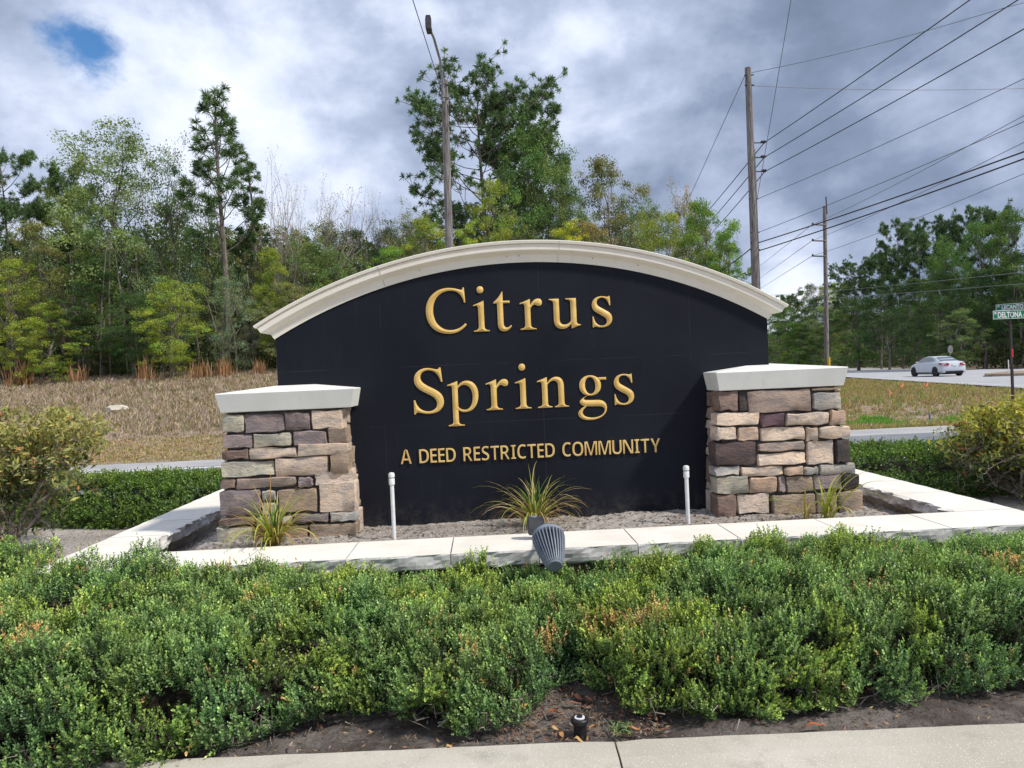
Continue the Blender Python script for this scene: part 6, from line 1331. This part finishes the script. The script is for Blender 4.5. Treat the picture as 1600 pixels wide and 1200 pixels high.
# ------------------------------------------------------------------ white sedan
def sedan():
    c = at(1469, 586, 53.5); root = empty('sedan_car', (c.x+.15, 54.2, .215), math.radians(88)); tag(root, 'silver white four door sedan seen from its rear left on the highway', 'car')
    # local x forward, y left, z up ; length 4.6, width 1.8
    ST = [(-2.30, .66, .36, .80, .84), (-2.24, .80, .26, .92, .98), (-1.95, .87, .20, .98, 1.06), (-1.30, .90, .18, .98, 1.03), (-.6, .91, .18, .97, .99), (.2, .91, .18, .96, .97), (.95, .90, .18, .93, .96), (1.45, .89, .18, .88, .95), (1.95, .83, .20, .78, .86), (2.20, .70, .26, .66, .72), (2.30, .55, .34, .56, .60)]
    vs = []; 
    for (x, w, zb_, zs, zt_) in ST:
        half = [(0, zb_), (w*.85, zb_), (w, zb_+.12), (w*1.0, (zb_+zs)/2+.02), (w*.975, zs-.04), (w*.90, zs+.02), (w*.5, zt_), (0, zt_+.01)]
        ring = half+[(-a, b) for a, b in half[-2:0:-1]]; vs += [(x, a, b) for a, b in ring]
    R_ = 14; fs = [(i*R_+k, i*R_+(k+1) % R_, (i+1)*R_+(k+1) % R_, (i+1)*R_+k) for i in range(len(ST)-1) for k in range(R_)]+[tuple(range(R_-1, -1, -1)), tuple((len(ST)-1)*R_+k for k in range(R_))]
    m = MB(); m.add(vs, fs); m.build('body', M_carpaint, root, True)
    GH = [(-1.75, .72, .66, 1.03, 1.05), (-1.35, .76, .62, 1.02, 1.22), (-.95, .79, .60, 1.0, 1.36), (-.5, .80, .60, .99, 1.42), (.1, .80, .60, .98, 1.43), (.5, .80, .60, .97, 1.38), (.95, .78, .62, .96, 1.20), (1.35, .74, .68, .94, .98)]
    vs = []
    for (x, w0, w1_, z0_, z1_) in GH: vs += [(x, w0, z0_), (x, w1_, z1_-.03), (x, w1_*.8, z1_), (x, -w1_*.8, z1_), (x, -w1_, z1_-.03), (x, -w0, z0_)]
    fs = [(i*6+k, i*6+k+1, (i+1)*6+k+1, (i+1)*6+k) for i in range(len(GH)-1) for k in range(5)]; m = MB(); m.add(vs, fs); m.build('cabin', M_carpaint, root, True)
    def gl(xz, s):   # side window panel on side s, following the cabin slope
        def yy(x, z):
            t_ = min(1, max(0, (z-.98)/.42)); return s*(.80-.19*t_+.008)
        m = MB(); n = len(xz); m.add([(x, yy(x, z), z) for x, z in xz]+[(x, yy(x, z)-s*.012, z) for x, z in xz], [tuple(range(n)), tuple(range(2*n-1, n-1, -1))]+[(i, (i+1) % n, n+(i+1) % n, n+i) for i in range(n)]); return m
    for s in (1, -1):
        gl([(-.55, 1.03), (.0, 1.02), (.0, 1.36), (-.45, 1.36), (-.8, 1.30), (-1.1, 1.10)], s).build('side_window', M_glass, root); gl([(.06, 1.02), (1.0, 1.0), (.72, 1.19), (.42, 1.34), (.06, 1.36)], s).build('side_window', M_glass, root)
        gl([(-1.45, 1.06), (-.63, 1.04), (-1.14, 1.12), (-1.0, 1.17)], s) 
    m = MB(); vs = [(-1.70, .62, 1.075), (-1.70, -.62, 1.075), (-1.02, -.53, 1.355), (-1.02, .53, 1.355)]; m.add(vs+[(x-.01, y, z-.015) for x, y, z in vs], [(3, 2, 1, 0), (4, 5, 6, 7)]); m.build('rear_window', M_glass, root)
    m = MB(); vs = [(1.30, .62, 1.01), (1.30, -.62, 1.01), (.56, -.53, 1.375), (.56, .53, 1.375)]; m.add(vs, [(0, 1, 2, 3)]); m.build('windscreen', M_glass, root)
    for s in (1, -1):
        m = MB(); vs = [(-2.34, s*.40, .76), (-2.29, s*.74, .74), (-1.95, s*.90, .82), (-1.90, s*.90, .92), (-2.25, s*.80, .93), (-2.34, s*.40, .90)]; n = 6
        m.add([(x-.02, y+s*.012, z) for x, y, z in vs]+[(x+.04, y-s*.02, z) for x, y, z in vs], [tuple(range(n)), tuple(range(2*n-1, n-1, -1))]+[(i, (i+1) % n, n+(i+1) % n, n+i) for i in range(n)]); m.build('tail_light', M_tail, root)
        m = MB(); m.box(.72, .90, s*.86, s*1.02, .96, 1.07); m.build('wing_mirror', M_carpaint, root, bevel=.02)
        m = MB(); vs = [(2.22, s*.45, .62), (2.1, s*.74, .62), (1.95, s*.80, .72), (2.15, s*.5, .74)]; m.add(vs, [(0, 1, 2, 3)]); m.build('headlight', M_glass, root)
        for x in (-1.40, 1.42):
            w = empty('wheel', (x, s*.80, .315)); w.parent = root; Mw = Matrix.Rotation(math.pi/2, 4, 'X')
            m = MB(); m.lathe([(.22, -.11), (.30, -.115), (.325, -.08), (.325, .08), (.30, .115), (.22, .11)], 24, Mw); m.build('tyre', M_tyre, w, True)
            m = MB()
            m.lathe([(.215, -.09), (.215, -.10), (.19, -.09), (.19, -.06)], 24, Mw) if s > 0 else m.lathe([(.19, .06), (.19, .09), (.215, .10), (.215, .09)], 24, Mw)
            for k in range(10):
                A = Matrix.Rotation(2*math.pi*k/10, 4, 'Y'); m.box(-.012, .012, -s*-.085-.008, -s*-.085+.008, .03, .20, A)
            m.lathe([(.045, -.1), (.045, .1)], 10, Mw); m.build('rim', M_rim, w)
            m = MB(); m.lathe([(.39, s*.06-.03), (.39, s*.06)], 24, Matrix.Translation((x, s*.86, .33)) @ Matrix.Rotation(math.pi/2, 4, 'X')); 
            m2 = MB(); m2.lathe([(.365, -.012), (.365, .012)], 24, Matrix.Translation((x, s*.895, .34)) @ Mw); m2.build('wheel_arch', M_blackplastic, root)
    m = MB(); m.box(-2.34, -2.22, -.62, .62, .22, .36); m.build('rear_bumper_insert', M_blackplastic, root, bevel=.03)
    m = MB(); m.box(-2.335, -2.30, -.16, .16, .72, .87); m.build('licence_plate', M_signwhite, root)
    m = MB(); m.box(-2.1, 2.0, -.7, .7, .13, .20); m.build('underbody', M_blackplastic, root)
    m = MB(); m.box(-2.0, .9, .905, .915, .22, .27); m.box(-2.0, .9, -.915, -.905, .22, .27); m.build('sill_trim', M_blackplastic, root)
sedan()
